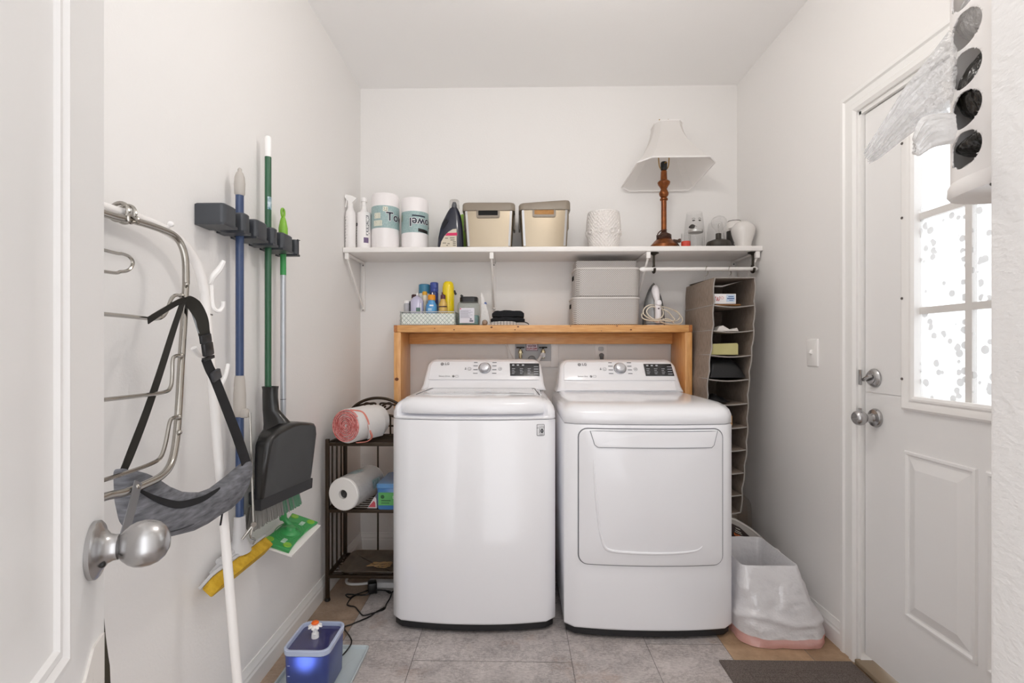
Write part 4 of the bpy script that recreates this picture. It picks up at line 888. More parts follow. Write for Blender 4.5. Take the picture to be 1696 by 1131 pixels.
    B().lathe([(.030, 0), (.037, .006), (.041, .04), (.041, h)], (x, y, Z1), Z3, 32).done('body', M('jacket_black', '#2c2824', .4), t)
    B().lathe([(.041, h), (.042, h+.012), (.039, h+.042), (.033, h+.056), (0, h+.058)], (x, y, Z1), Z3, 32).done('cap', M('cap_white', '#e9e5e1', .4), t)
    b = B(); b.sphere((x-.026, y-.030, Z1+h+.012), (.020, .022, .010), 16); b.done('cap_peak', M('cap_white', '#e9e5e1', .4), t)
    b = B(); b.tube([(x+.034*math.cos(a), y+.034*math.sin(a), Z1+h+.057) for a in [2*math.pi*i/24 for i in range(24)]], .0016, 6, True); b.done('glass_rim', M('rim_grey', '#8c8782', .2, .6), t)
    for dx, zz in ((-.014, .050), (.018, .022)):
        B().sphere((x+dx, y-.0395, Z1+zz), .0045, 10).done('button', WHITEP, t)
    # white vase
    y = 2.70; x = X_(1238, y); h = Zv(370, y)-Z1; x = min(x, RX-.07)
    t = thing('white_vase', 'glossy white shouldered vase at the corner end of the upper shelf', 'vase', (x, y, Z1))
    B().lathe([(.034, 0), (.038, .002), (.043, .03), (.057, .075), (.0615, .10), (.056, .118), (.040, h-.006), (.031, h), (.027, h-.002), (.030, h-.02)], (x, y, Z1), Z3, 40).done('body', CER, t)
glassware()

# ================================================================ things on the pine shelf (top at BZ)
Z2 = BZ+.0008
def bench_items():
    # wire basket
    y0, y1 = 2.675, 2.865; x0, x1 = X_(662.5, y0), X_(754, y0); h = .072
    t = thing('wire_basket', 'low white diamond-wire tray with mint liner holding cleaning bottles', 'basket', ((x0+x1)/2, (y0+y1)/2, Z2))
    WR = M('wire_grey_white', '#c9ccca', .4, .2); b = B()
    for z in (Z2+.003, Z2+h): b.tube([(p, q, z) for p, q in rr(x0, x1, y0, y1, .012, 4)], .0024 if z > Z2+.01 else .002, 6, True)
    b.done('rim_wire', WR, t); b = B(); r = .0010
    def lattice(P, L):
        n = max(2, round(L/.0235)); s = L/n
        for i in range(-3, n+1):
            for d in (1, -1):
                a0, a1 = i*s, (i+3)*s; z0, z1 = (0, h) if d > 0 else (h, 0)
                if a1 <= 0 or a0 >= L: continue
                if a0 < 0: z0 = z0+(z1-z0)*(-a0)/(a1-a0); a0 = 0
                if a1 > L: z1 = z0+(z1-z0)*(L-a0)/(a1-a0); a1 = L
                b.tube([P(a0, z0), P(a1, z1)], r, 5)
    lattice(lambda a, z: (x0+a, y0, Z2+.002+z), x1-x0); lattice(lambda a, z: (x0, y0+a, Z2+.002+z), y1-y0); lattice(lambda a, z: (x1, y0+a, Z2+.002+z), y1-y0); lattice(lambda a, z: (x0+a, y1, Z2+.002+z), x1-x0)
    b.done('wire_lattice', M('wire_dark', '#a3aeaa', .4, .3), t)
    b = B(); o = [(p, q) for p, q in rr(x0+.004, x1-.004, y0+.004, y1-.004, .012, 4)]; i_ = offset(o, .002)
    b.loft([[Vector((p, q, Z2+.001)) for p, q in o], [Vector((p, q, Z2+h-.008)) for p, q in o], [Vector((p, q, Z2+h-.008)) for p, q in i_], [Vector((p, q, Z2+.003)) for p, q in i_]])
    b.done('liner', M('liner_mint', '#f8faf4', .7, col2='#ebf2ea', ns=40), t)
    zb = Z2+.004
    def bo(name, label, cat, u0, u1, vt, vs, y, mat, capm, vc=None, sy=1., shoulder=.5, capr=.45, capn='cap'):
        """upright bottle between image columns u0..u1: body up to its shoulder vs, cap from vc to vt"""
        xa, xb = X_(u0, y), X_(u1, y); R = (xb-xa)/2; x = (xa+xb)/2; zs, zt = Zv(vs, y)-zb, Zv(vt, y)-zb; zc = Zv(vc, y)-zb if vc else zs
        return bottle(name, label, cat, x, y, zb, [(R*.9, 0), (R, .004), (R, zs-.02*shoulder), (R*(.6+.4*(1-shoulder)), zs), (R*capr*.9, zc-.002), (R*capr*.9, zc)], mat, [(R*capr, zc), (R*capr, zt-.004), (R*capr*.8, zt), (0, zt)], capm, 'cleaning bottles in the wire basket', sy=sy, capname=capn), x, R, zs, zt
    Wt = M('cap_white2', '#efeeec', .4)
    bo('spice_bottle', 'small grey bottle with white screw cap at the end of the wire basket', 'bottle', 668.8, 678, 497.5, 503, 2.72, M('bottle_grey', '#a9a8ac', .35), Wt, 502, shoulder=.2, capr=1.0)
    bo('dark_bottle', 'black bottle beside the lavender soap in the wire basket', 'bottle', 675.5, 684, 499, 502, 2.765, M('bottle_black', '#26272e', .4), BLACKP, 502, shoulder=.2, capr=.9)
    bo('maroon_cap_bottle', 'bottle with dark maroon cap at the back of the wire basket', 'bottle', 681, 692, 487.5, 494, 2.82, M('bottle_cream', '#d8cfc2', .4), M('cap_maroon', '#3e1c22', .4), 494, shoulder=.3, capr=.9)
    t_, x, R, zs, zt = bo('soap_bottle', 'rounded lavender soap bottle with pointed white cap in the wire basket', 'bottle', 680, 701.5, 484.5, 492, 2.722, M('lavender_clear', '#c3c0d8', .2, coat=.4), Wt, 489, shoulder=1.0, capr=.13)
    patch(x, 2.722, R*1.01, zb+.070, zb+.092, .05, .7).done('label_patch', M('label_green', '#4f6f66', .5), t_); patch(x, 2.722, R*1.012, zb+.062, zb+.118, .72, .86).done('label_stripe', Wt, t_)
    t_, x, R, zs, zt = bo('spray_can', 'teal blue capped can at the back of the wire basket', 'can', 693.5, 712.5, 470.5, 486, 2.822, M('can_white', '#d9dedf', .3), M('can_teal', '#3d7f9f', .35), 486, shoulder=.1, capr=1.0)
    bo('lotion_bottle', 'slim cream bottle with yellow cap in the wire basket', 'bottle', 699.5, 707.5, 482.5, 489, 2.77, M('bottle_ivory', '#e0d9c6', .4), M('cap_yellow', '#e0a92a', .4), 488.5, shoulder=.2, capr=1.0)
    t_, x, R, zs, zt = bo('spray_can', 'navy blue capped spray can in the wire basket', 'can', 712.5, 726, 467.5, 484, 2.80, M('can_navy', '#23306e', .3), M('can_blue', '#3a4d9c', .3), 483, shoulder=.1, capr=1.0)
    b = B(); b.obox((x+.004, 2.80-R*.75, zb+zt-.02), (.024, .018, .034), Matrix.Rotation(-.25, 3, 'Y'), .006); b.done('spray_trigger', M('can_blue', '#3a4d9c', .3), t_)
    t_, x, R, zs, zt = bo('sunscreen_bottle', 'sky blue bottle with orange cap in the wire basket', 'bottle', 705.5, 724, 488, 500, 2.720, M('bottle_sky', '#4f97cf', .3, coat=.3), M('cap_orange', '#e8981c', .4), 497, shoulder=.9, capr=.68)
    b = B(); b.lathe([(.004, 0), (.003, .012), (0, .013)], (x+.006, 2.720-.008, zb+zt), Z3, 8); b.done('nozzle', Wt, t_)
    patch(x, 2.720, R*1.01, zb+.075, zb+.090, -.5, .2).done('label_patch', M('label_paleblue', '#a9cfe6', .5), t_); patch(x, 2.720, R*1.01, zb+.100, zb+.108, -.2, .5).done('label_patch', Wt, t_)
    t_, x, R, zs, zt = bo('soap_bottle', 'amber bottle with maroon pump cap in the wire basket', 'bottle', 726.5, 741, 488, 498, 2.718, M('bottle_amber', '#cfa954', .25, coat=.3), M('cap_plum', '#5b2f3c', .4), 495, shoulder=1.0, capr=.58)
    patch(x, 2.718, R*1.01, zb+.095, zb+.101, -1.2, 1.2).done('label_band', M('cap_maroon', '#3e1c22', .4), t_); b = B(); b.cyl((x-.004, 2.718, zb+zt-.001), (x-.004, 2.718, zb+zt+.014), .004); b.done('pump', M('cap_plum', '#5b2f3c', .4), t_)
    y = 2.775; YEL = M('can_yellow', '#f0d40e', .25, coat=.4); x0_, x1_ = X_(732.5, y), X_(752.5, y); x, R = (x0_+x1_)/2, (x1_-x0_)/2; zt = Zv(466, y)-zb
    t_ = thing('aerosol_can', 'tall bright yellow aerosol can in the wire basket', 'can', (x, y, zb), 'cleaning bottles in the wire basket')
    B().lathe([(R*.96, 0), (R, .004), (R, zt-.066), (R*.98, zt-.062)], (x, y, zb), Z3, 28).done('body', YEL, t_); B().lathe([(R*.97, zt-.062), (R*.95, zt-.03), (R*.80, zt-.010), (R*.55, zt-.001), (0, zt)], (x, y, zb), Z3, 28).done('cap', YEL, t_)
    b = B()
    for k in range(7): g = cylbend(x, y, R*1.01, zb+.070+.011*k, -.2); b.face(b.loop([g(*q) for q in ((0, 0), (.020, 0), (.020, .003), (0, .003))]))
    b.done('label_print', M('print_olive_dark', '#6d6410', .6), t_, flat=True); b = B(); b.face(b.loop([cylbend(x, y, R*1.01, zb+zt-.082, -.75)(.0075*math.cos(a), .0085*math.sin(a)) for a in [2*math.pi*i/14 for i in range(14)]])); b.done('label_emblem', INKD, t_, flat=True)
    b = B(); b.obox((x+R+.004, y, zb+zt-.062), (.012, .016, .026), Matrix.Rotation(-.4, 3, 'Y'), .003); b.done('clip', BLACKP, t_)
    # square clear jar with black lid
    y0, y1 = 2.69, 2.80; x0, x1 = X_(757, y0), X_(793.5, y0); zl, zt = Zv(499, y0), Zv(490.5, y0)
    t = thing('plastic_jar', 'square clear plastic jar with black lid and white label, half full of blue pods', 'jar', ((x0+x1)/2, (y0+y1)/2, Z2)); ym = (y0+y1)/2; xm = (x0+x1)/2
    b = B(); b.loft([[Vector((p, q, z)) for p, q in rr(xm-(x1-x0)/2*k, xm+(x1-x0)/2*k, ym-.055*k, ym+.055*k, .016, 4)] for z, k in ((Z2, .94), (Z2+.006, 1), (zl-.022, 1), (zl-.008, .95), (zl, .84))]); b.done('body', glassmat('jar_plastic', '#f2f6f5', .25), t)
    b = B(); b.loft([[Vector((p, q, z)) for p, q in rr(x0+.006, x1-.006, y0+.006, y1-.006, .012, 4)] for z in (Z2+.004, Z2+.055)]); b.done('contents', M('pods_blue', '#5b7f8d', .5, col2='#7d9a8e', ns=60), t)
    b = B(); b.loft([[Vector((p, q, z)) for p, q in rr(x0+.012+o, x1-.010-o, y0+.010+o, y1-.010-o, .022, 5)] for z, o in ((zl-.001, 0), (zt-.004, 0), (zt, .004))]); ld = b.done('lid', BLACKP, t)
    b = B(); b.obox((x0+.024, y0+.02, zt+.004), (.014, .02, .012), Matrix.Rotation(.5, 3, 'Y'), .003); b.done('lid_tab', BLACKP, ld)
    b = B(); b.box(x0+.014, x1-.026, y0-.0016, y0-.0004, Z2+.012, Z2+.094); lb = b.done('label', M('label_white', '#dcdae2', .5), t)
    b = B(); R = random.Random(9); xa, xb = x0+.018, x1-.032
    for k in range(9): b.box(xa, xa+(xb-xa)*(.6+.4*R.random()), y0-.0022, y0-.0017, Z2+.040+.005*k, Z2+.0415+.005*k)
    b.box(xa+.050, xb, y0-.0022, y0-.0017, Z2+.018, Z2+.028); b.box(xa+.052, xa+.062, y0-.0022, y0-.0017, Z2+.030, Z2+.037); b.done('label_print', M('print_slate', '#7d7c8a', .6), lb); B().box(x0+.016, x0+.022, y0-.0022, y0-.0017, Z2+.086, Z2+.092).done('label_dot', M('label_pink', '#d5275f', .5), lb)
    # standing plastic pouch
    y = 2.75; t = thing('plastic_pouch', 'white plastic pouch with blue print leaning behind the square jar', 'pouch', (X_(804, y), y, Z2)); b = B()
    P = [(795, 538), (797, 520), (796.5, 484), (799, 486), (803, 500), (808, 516), (811, 530), (812, 538)]; q = [at(u, v, y) for u, v in P]
    b.loft([[Vector((p.x, y+d+.02*math.sin((p.z-Z2)*14), max(Z2, p.z))) for p in q] for d in (-.006, .006)]); b.done('pouch', M('pouch_white', '#dcd8d4', .25, coat=.4, bump=(60, .6, .004)), t)
    def fly(u, v): p = at(u, v, y); return Vector((p.x, y-.0072+.02*math.sin((p.z-Z2)*14), p.z))
    b = B(); b.face(b.loop([fly(800, 501), fly(805, 500), fly(806, 503.5), fly(800.5, 504)])); b.face(b.loop([fly(803, 514), fly(807, 513), fly(809, 522), fly(806, 521)])); b.done('pouch_print', M('print_blue', '#3c5ea6', .5), t, flat=True)
    b = B(); b.sphere((X_(803, y-.02), y-.028, Z2+.016), (.016, .012, .016), 12); b.done('pouch_bottom', M('pouch_tan', '#a08a78', .5), t)
    # folded cloths
    y = 2.76; xa, xb = X_(812.5, y-.06), X_(868, y-.06)
    def fold(name, label, x0, x1, z, h, mat, jit, dy=.075):
        b = B(); R = random.Random(int(z*1000)); n = 16; ls = []
        for i in range(n+1):
            x = x0+(x1-x0)*i/n; e = (1-abs(2*i/n-1)**6)*.5+.5; dz = jit*noise.noise(Vector((i*.4, z*9, 3)))
            ls.append([Vector((x, y-dy+(1-e)*.02+dy*2*k, zz)) for k, zz in ((0, z+h*.25), (0.015, z+h*.02), (.5, z), (.985, z+h*.02), (1, z+h*.5), (.985, z+h*.98*e+dz), (.5, z+h*e+dz), (.015, z+h*.96*e+dz), (0, z+h*.7*e+dz))])
        return tag(b.loft(ls).done(name, mat, ang=50), label, 'cloth', 'folded cloths on the pine shelf')
    GRID = bpy.data.materials.new('checked_cloth'); GRID.use_nodes = True; N, L = GRID.node_tree.nodes, GRID.node_tree.links; p = N['Principled BSDF']; p.inputs['Roughness'].default_value = .9
    tc = N.new('ShaderNodeTexCoord'); br = N.new('ShaderNodeTexBrick'); br.offset = 0; br.inputs['Scale'].default_value = 1; br.inputs['Brick Width'].default_value = .017; br.inputs['Row Height'].default_value = .012; br.inputs['Mortar Size'].default_value = .0012
    br.inputs['Color1'].default_value = br.inputs['Color2'].default_value = lin('#d6d1cc'); br.inputs['Mortar'].default_value = lin('#2a2a2e'); mp = N.new('ShaderNodeMapping'); mp.inputs['Rotation'].default_value = (math.pi/2, 0, 0)
    L.new(tc.outputs['Object'], mp.inputs['Vector']); L.new(mp.outputs[0], br.inputs['Vector']); L.new(br.outputs['Color'], p.inputs['Base Color'])
    BK = M('cloth_black', '#17181c', .95, bump=(300, .5, .002))
    fold('folded_cloth', 'white cloth with a dark check, lowest of the folded cloths', xa-.004, X_(858, y-.06), Z2, .021, GRID, .002)
    fold('folded_cloth', 'black folded cloth lying on the checked one', xa, xb+.004, Z2+.022, .022, BK, .005)
    fold('folded_cloth', 'thicker black folded cloth on top of the folded cloths', xa+.008, xb, Z2+.046, .036, BK, .006)
    b = B(); q = xb; b.ribbon(cr([(q-.02, y-.07, Z2+.022), (q, y-.078, Z2+.017), (q+.018, y-.08, Z2+.010), (q+.026, y-.08, Z2+.0025)]), .02, .004, Y3); tag(b.done('cloth_strap', BK), 'short black strap trailing from the folded cloths', 'strap')
    # perforated baskets
    m = bpy.data.materials.new('perforated_grey'); m.use_nodes = True; N, L = m.node_tree.nodes, m.node_tree.links; p = N['Principled BSDF']; p.inputs['Roughness'].default_value = .45
    tc = N.new('ShaderNodeTexCoord'); sp = N.new('ShaderNodeSeparateXYZ'); L.new(tc.outputs['Object'], sp.inputs[0])
    def mth(op, a, b_=None, c=None):
        n = N.new('ShaderNodeMath'); n.operation = op
        for i, q in enumerate((a, b_, c)):
            if q is None: continue
            if isinstance(q, (int, float)): n.inputs[i].default_value = q
            else: L.new(q, n.inputs[i])
        return n.outputs[0]
    sxy = mth('ADD', sp.outputs[0], sp.outputs[1]); k = 96.0
    s1 = mth('SINE', mth('MULTIPLY', mth('ADD', sxy, sp.outputs[2]), math.pi*k)); s2 = mth('SINE', mth('MULTIPLY', mth('SUBTRACT', sxy, sp.outputs[2]), math.pi*k))
    pr = mth('MULTIPLY', s1, s2); hole = mth('GREATER_THAN', mth('ABSOLUTE', pr), .42)
    mx = N.new('ShaderNodeMix'); mx.data_type = 'RGBA'; L.new(hole, mx.inputs[0]); mx.inputs[6].default_value = lin('#cdc8c4'); mx.inputs[7].default_value = lin('#9b9692'); L.new(mx.outputs[2], p.inputs['Base Color'])
    bp = N.new('ShaderNodeBump'); bp.inputs['Strength'].default_value = .5; bp.inputs['Distance'].default_value = .002; L.new(mth('MULTIPLY', hole, -1.0), bp.inputs['Height']); L.new(bp.outputs[0], p.inputs['Normal'])
    PL = M('basket_plain', '#d0cbc7', .45)
    def basket(u0, u1, z0, z1, yf, label, ub0=None, ub1=None):
        xa, xb = X_(u0, yf), X_(u1, yf); yb = BY-.006 if 0 else yf+.215; wb0, wb1 = (X_(ub0, yf), X_(ub1, yf)) if ub0 else (xa+.004, xb-.004)
        t = thing('storage_basket', label, 'basket', ((xa+xb)/2, (yf+yb)/2, z0), 'grey perforated storage baskets on the pine shelf'); ls = []
        h = z1-z0
        for k_, o in ((0, .006), (.03, 0), (.5, 0), (.93, 0)): a, c = wb0+(xa-wb0)*k_, wb1+(xb-wb1)*k_; ls.append([Vector((p_, q_, z0+h*k_)) for p_, q_ in rr(a+o+.003, c-o-.003, yf+.003+o, yb-.003-o, .045, 8)])
        bd = B().loft(ls).done('body', m, t, ang=50)
        b = B(); b.loft([[Vector((p_, q_, z)) for p_, q_ in rr(xa+o, xb-o, yf+o, yb-o, .047, 8)] for z, o in ((z1-h*.075, .002), (z1-h*.07, 0), (z1-.003, 0), (z1, .003), (z1-.0005, .010))], cap1=True); b.done('rim', PL, t, ang=50)
        b = B(); zc = z1-h*.30
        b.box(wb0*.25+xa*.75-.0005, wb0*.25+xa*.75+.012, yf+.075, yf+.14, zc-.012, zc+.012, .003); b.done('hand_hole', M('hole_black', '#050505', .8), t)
        return xa, xb, yb
    zm1 = Zv(491.5, 2.68); zm2 = Zv(443, 2.69)
    basket(947.5, 1063, Z2, zm1, 2.68, 'lower grey perforated basket standing on the pine shelf beside the iron', 948, 1061)
    basket(952, 1064.5, zm1+.001, zm2, 2.685, 'upper grey perforated basket with a mesh tray inside its rim', 952.5, 1061.5)
    b = B(); ya, yb = 2.72, 2.88; xa, xb = X_(953.5, ya), X_(1055.5, ya); zt = Zv(432.5, ya); o = rr(xa, xb, ya, yb, .012, 4)
    b.loft([[Vector((p_, q_, zm2+.001)) for p_, q_ in offset(o, .003)], [Vector((p_, q_, zt)) for p_, q_ in o], [Vector((p_, q_, zt)) for p_, q_ in offset(o, .002)], [Vector((p_, q_, zm2+.003)) for p_, q_ in offset(o, .005)]])
    tag(b.done('mesh_tray', m), 'grey mesh tray lying on the upper perforated basket under the wall shelf', 'tray')
    # steam iron on its heel, soleplate to the wall
    yc = 2.80; yaw = math.radians(8); x = X_(1083, yc); rot = Matrix.Rotation(-yaw, 3, 'Z')
    t = thing('steam_iron', 'white clothes iron standing on its heel beside the perforated baskets', 'iron', (x, yc, Z2))
    W = lambda a, d, z: Vector((x, yc, Z2))+rot @ Vector((a, d, z))     # a across, d depth (+ to wall), z up
    hI = Zv(468.5, yc)-Z2
    def outline(k, n=20):
        o = []
        for i in range(n+1): s = i/n; o.append((-.061*k*(1-s**2.3)**.75, .004+(hI-.004)*s*k+(1-k)*.02))
        return o+[(-a, z) for a, z in o[::-1][1:]]
    b = B(); b.loft([[W(a, d, z) for a, z in outline(k)] for d, k in ((.034, .97), (.030, 1), (.012, 1), (.010, .98))]); b.done('soleplate', M('iron_sole', '#4a4846', .35, .4), t)
    b = B(); b.loft([[W(a, d, z) for a, z in outline(k)] for d, k in ((.0095, .90), (-.012, .86), (-.030, .72), (-.036, .55))]); b.done('water_tank', M('iron_tank', '#a8a9a9', .2, coat=.4), t)
    pts = cr([W(.004, -.022, hI*.90), W(.002, -.052, hI*.78), W(.006, -.072, hI*.60), W(.012, -.076, hI*.40), W(.012, -.072, hI*.18), W(.010, -.062, .0195)], 5)
    b = B(); b.tube(pts, lambda s: (.012+.010*math.sin(math.pi*min(1, s*2.2)) if s < .45 else .0155+.002*s), 14); hd = b.done('handle', M('iron_white', '#eeeaec', .3), t, ang=60)
    b = B(); b.box(-.045, .045, -.06, .008, 0, .006, .003, m=Matrix.Translation((x, yc, Z2)) @ rot.to_4x4()); b.done('heel_rest', M('iron_white', '#eeeaec', .3), t)
    b = B(); b.lathe([(.0165, 0), (.0165, .008), (.014, .011), (0, .0115)], W(.012, -.084, hI*.50), rot @ Vector((.25, -1, .05)), 20); b.obox(W(.0155, -.096, hI*.50), (.003, .004, .024), rot, .001); b.done('steam_dial', M('iron_dial', '#f4f1f3', .3), hd)
    b = B(); b.obox(W(.013, -.092, hI*.37), (.010, .004, .007), rot, .002); b.done('spray_button', M('iron_plum', '#3d2530', .4), hd)
    # cord coils
    yk = 2.73
    def P(u, v, dy=0): q = at(u, v, yk+dy); return (q.x, yk+dy, max(Z2+.0035, q.z))
    b = B()
    for L_ in ([(1087, 506, .02), (1076, 505, -.01), (1067, 511, -.02), (1066, 520, -.02), (1075, 527, -.02), (1085, 531, -.03), (1096, 530, -.03)], [(1090, 509, .0), (1078, 508, -.03), (1071, 515, -.04), (1076, 524, -.035), (1086, 529, -.03), (1097, 524, -.01), (1098, 514, .0), (1092, 508, .01)],
               [(1066, 517, .01), (1062.5, 522, 0), (1066, 528, -.01), (1078, 531, -.02), (1090, 532, -.02)], [(1095, 508, .0), (1106, 510, .01), (1120, 516, .02), (1130, 527, .02), (1128, 535, .0), (1118, 537, -.01), (1104, 536, -.02), (1094, 533, -.03)],
               [(1096, 511, -.01), (1106, 516, -.005), (1114, 525, 0), (1117, 530, -.005), (1108, 532, -.02), (1096, 530, -.03)], [(1112, 512, .03), (1123, 517, .035), (1126, 524, .03), (1121, 531, .015), (1108, 531, .0), (1098, 528, -.01)], [(1094, 531, -.03), (1104, 528, -.02), (1112, 531, -.01), (1116, 535, -.01), (1116, 537.5, -.01)]):
        b.tube(cr([P(*q) for q in L_], 8), .0034, 7)
    b.done('cord', M('cord_cream', '#e2d8c6', .45), t)
bench_items()
# ================================================================ things on and against the left wall
def tool_holder():
    ya, yb, xo, z0, z1 = 1.407, 1.908, -.838, 1.548, 1.612
    HG = M('holder_charcoal', '#3d4045', .38)
    t = thing('tool_holder', 'charcoal wall rack gripping the mop and broom handles', 'tool rack', (LX, (ya+yb)/2, z0))
    b = B(); b.box(LX+.001, LX+.006, ya+.004, yb-.004, z0+.006, z1-.006, .001)
    b.done('back_bar', HG, t)
    # shelf-like underside web with scalloped slots
    C = [1.493, atX(397, 400, -.884).y, 1.678, atX(444, 420, -.884).y, atX(469, 520, -.885).y]; n = 5
    b = B(); pts = [(LX+.016, ya), (xo, ya)]
    for k in range(n):
        c = C[k]
        pts += [(xo, c-.0165)]+[(xo+.006-.052-.017*math.sin(a), c-.0165*math.cos(a)) for a in [math.pi*i/10 for i in range(11)]]+[(xo, c+.0165)]
    pts += [(xo, yb), (LX+.016, yb)]
    b.loft([[Vector((x, y, z)) for x, y in pts] for z in (z0+.0005, z0+.008)]); b.done('bottom_web', HG, t)
    def blk(a, c): return [(LX+.0012, a), (xo-.014, a)]+[(xo-.014+.014*math.sin(t_), a+.014-.014*math.cos(t_)) for t_ in [math.radians(18*i) for i in range(1, 6)]]+[(xo-.014+.014*math.cos(t_), c-.014+.014*math.sin(t_)) for t_ in [math.radians(18*i) for i in range(6)]]+[(LX+.0012, c)]
    edges = [ya]+C+[yb]
    for k in range(n+1):
        a = edges[k]+(.0175 if k else 0); c = edges[k+1]-(.0175 if k < n else 0)
        b = B(); b.loft([[Vector((x, y, z)) for x, y in blk(a, c)] for z in (z0+.0002, z1-.004)] + [[Vector((x, y, z1)) for x, y in offset(blk(a, c), .004)]])
        kb = b.done('grip_block', HG, t)
        if k < n:
            b = B(); b.cyl((xo-.014, c+.004, z0+.02), (xo-.014, c+.004, z1-.018), .0075, seg=12); b.done('grip_roller', M('roller_dark', '#222326', .8), kb)
    return [edges[k+1] for k in range(n)]
SLOTS = tool_holder()
def mop():
    x = -.884; y = 1.531; BL = M('handle_blue', '#30456c', .3, coat=.3); GP = M('grip_grey', '#b9b3ac', .5)
    z = lambda v: at(397, v, y).z; Z = lambda v: atX(397, v, x).z
    y = atX(397, 400, x).y
    t = thing('sponge_mop', 'blue-handled sponge mop with yellow sponge head hanging in the rack', 'mop', (x, y, .49))
    zt = 1.19+303*y/820; 
    B().cyl((x, y, .63), (x, y, zt-.075), .0122, seg=16).done('handle', BL, t)
    B().lathe([(.0125, -.088), (.0155, -.083), (.0165, -.05), (.0150, -.03), (.010, -.016), (.0065, -.012), (.006, -.004), (.003, 0), (0, 0)], (x, y, zt), Z3, 18).done('end_cap', GP, t)
    za, zb = atX(397, 622, x).z, atX(397, 690, x).z
    b = B(); b.lathe([(.013, 0), (.0165, .004), (.0185, .03), (.0185, .07), (.016, .115), (.014, za-zb)], (x, y, zb), Z3, 18); b.obox((x+.018, y-.004, zb+.012), (.028, .018, .030), None, .006); g = b.done('lever_grip', GP, t)
    p0 = Vector((x+.033, y, zb+.014)); p1 = atX(420, 868, x+.055); p2 = atX(401, 893, x+.03)
    b = B(); b.tube([p0, p1], .0034, 8); b.tube([p1, p2], .0045, 8); b.lathe([(.008, -.005), (.008, .005)], p1, (.6, -.8, 0), 12); b.tube(cr([p1, p2+Vector((.02, .012, .004)), p2+Vector((.024, .03, -.012)), p2+Vector((.016, .034, -.028))]), .0032, 7); b.done('squeeze_rod', CHROME, t)
    HS = M('mop_socket', '#c6c5c6', .4)
    b = B(); zs = .655; b.lathe([(.016, 0), (.0165, -.02), (.020, -.075), (.030, -.10), (.033, -.115)], (x, y, zs), Z3, 18, sy=1.2); b.done('socket', HS, t)
    # head: backing plate and sponge, lying along the wall
    yc = y-.018; L = .300; c = Vector((x+.014, yc, .508)); tilt = Matrix.Rotation(math.radians(-48), 3, 'Y'); W = lambda a, e, h: c+tilt @ Vector((a, e, h))
    b = B(); b.obox(W(0, 0, .024), (.060, L+.004, .010), tilt, .003); b.obox(W(.004, -.035, .036), (.046, .12, .014), tilt, .003); b.cyl(W(.020, -.085, .044), W(.020, .02, .044), .010); b.done('head_plate', HS, t)
    b = B(); b.obox(W(0, 0, 0), (.052, L, .038), tilt, .005); b.done('sponge', M('sponge_yellow', '#c0971e', .9, col2='#d6ae33', ns=45, bump=(160, .9, .004)), t)
mop()
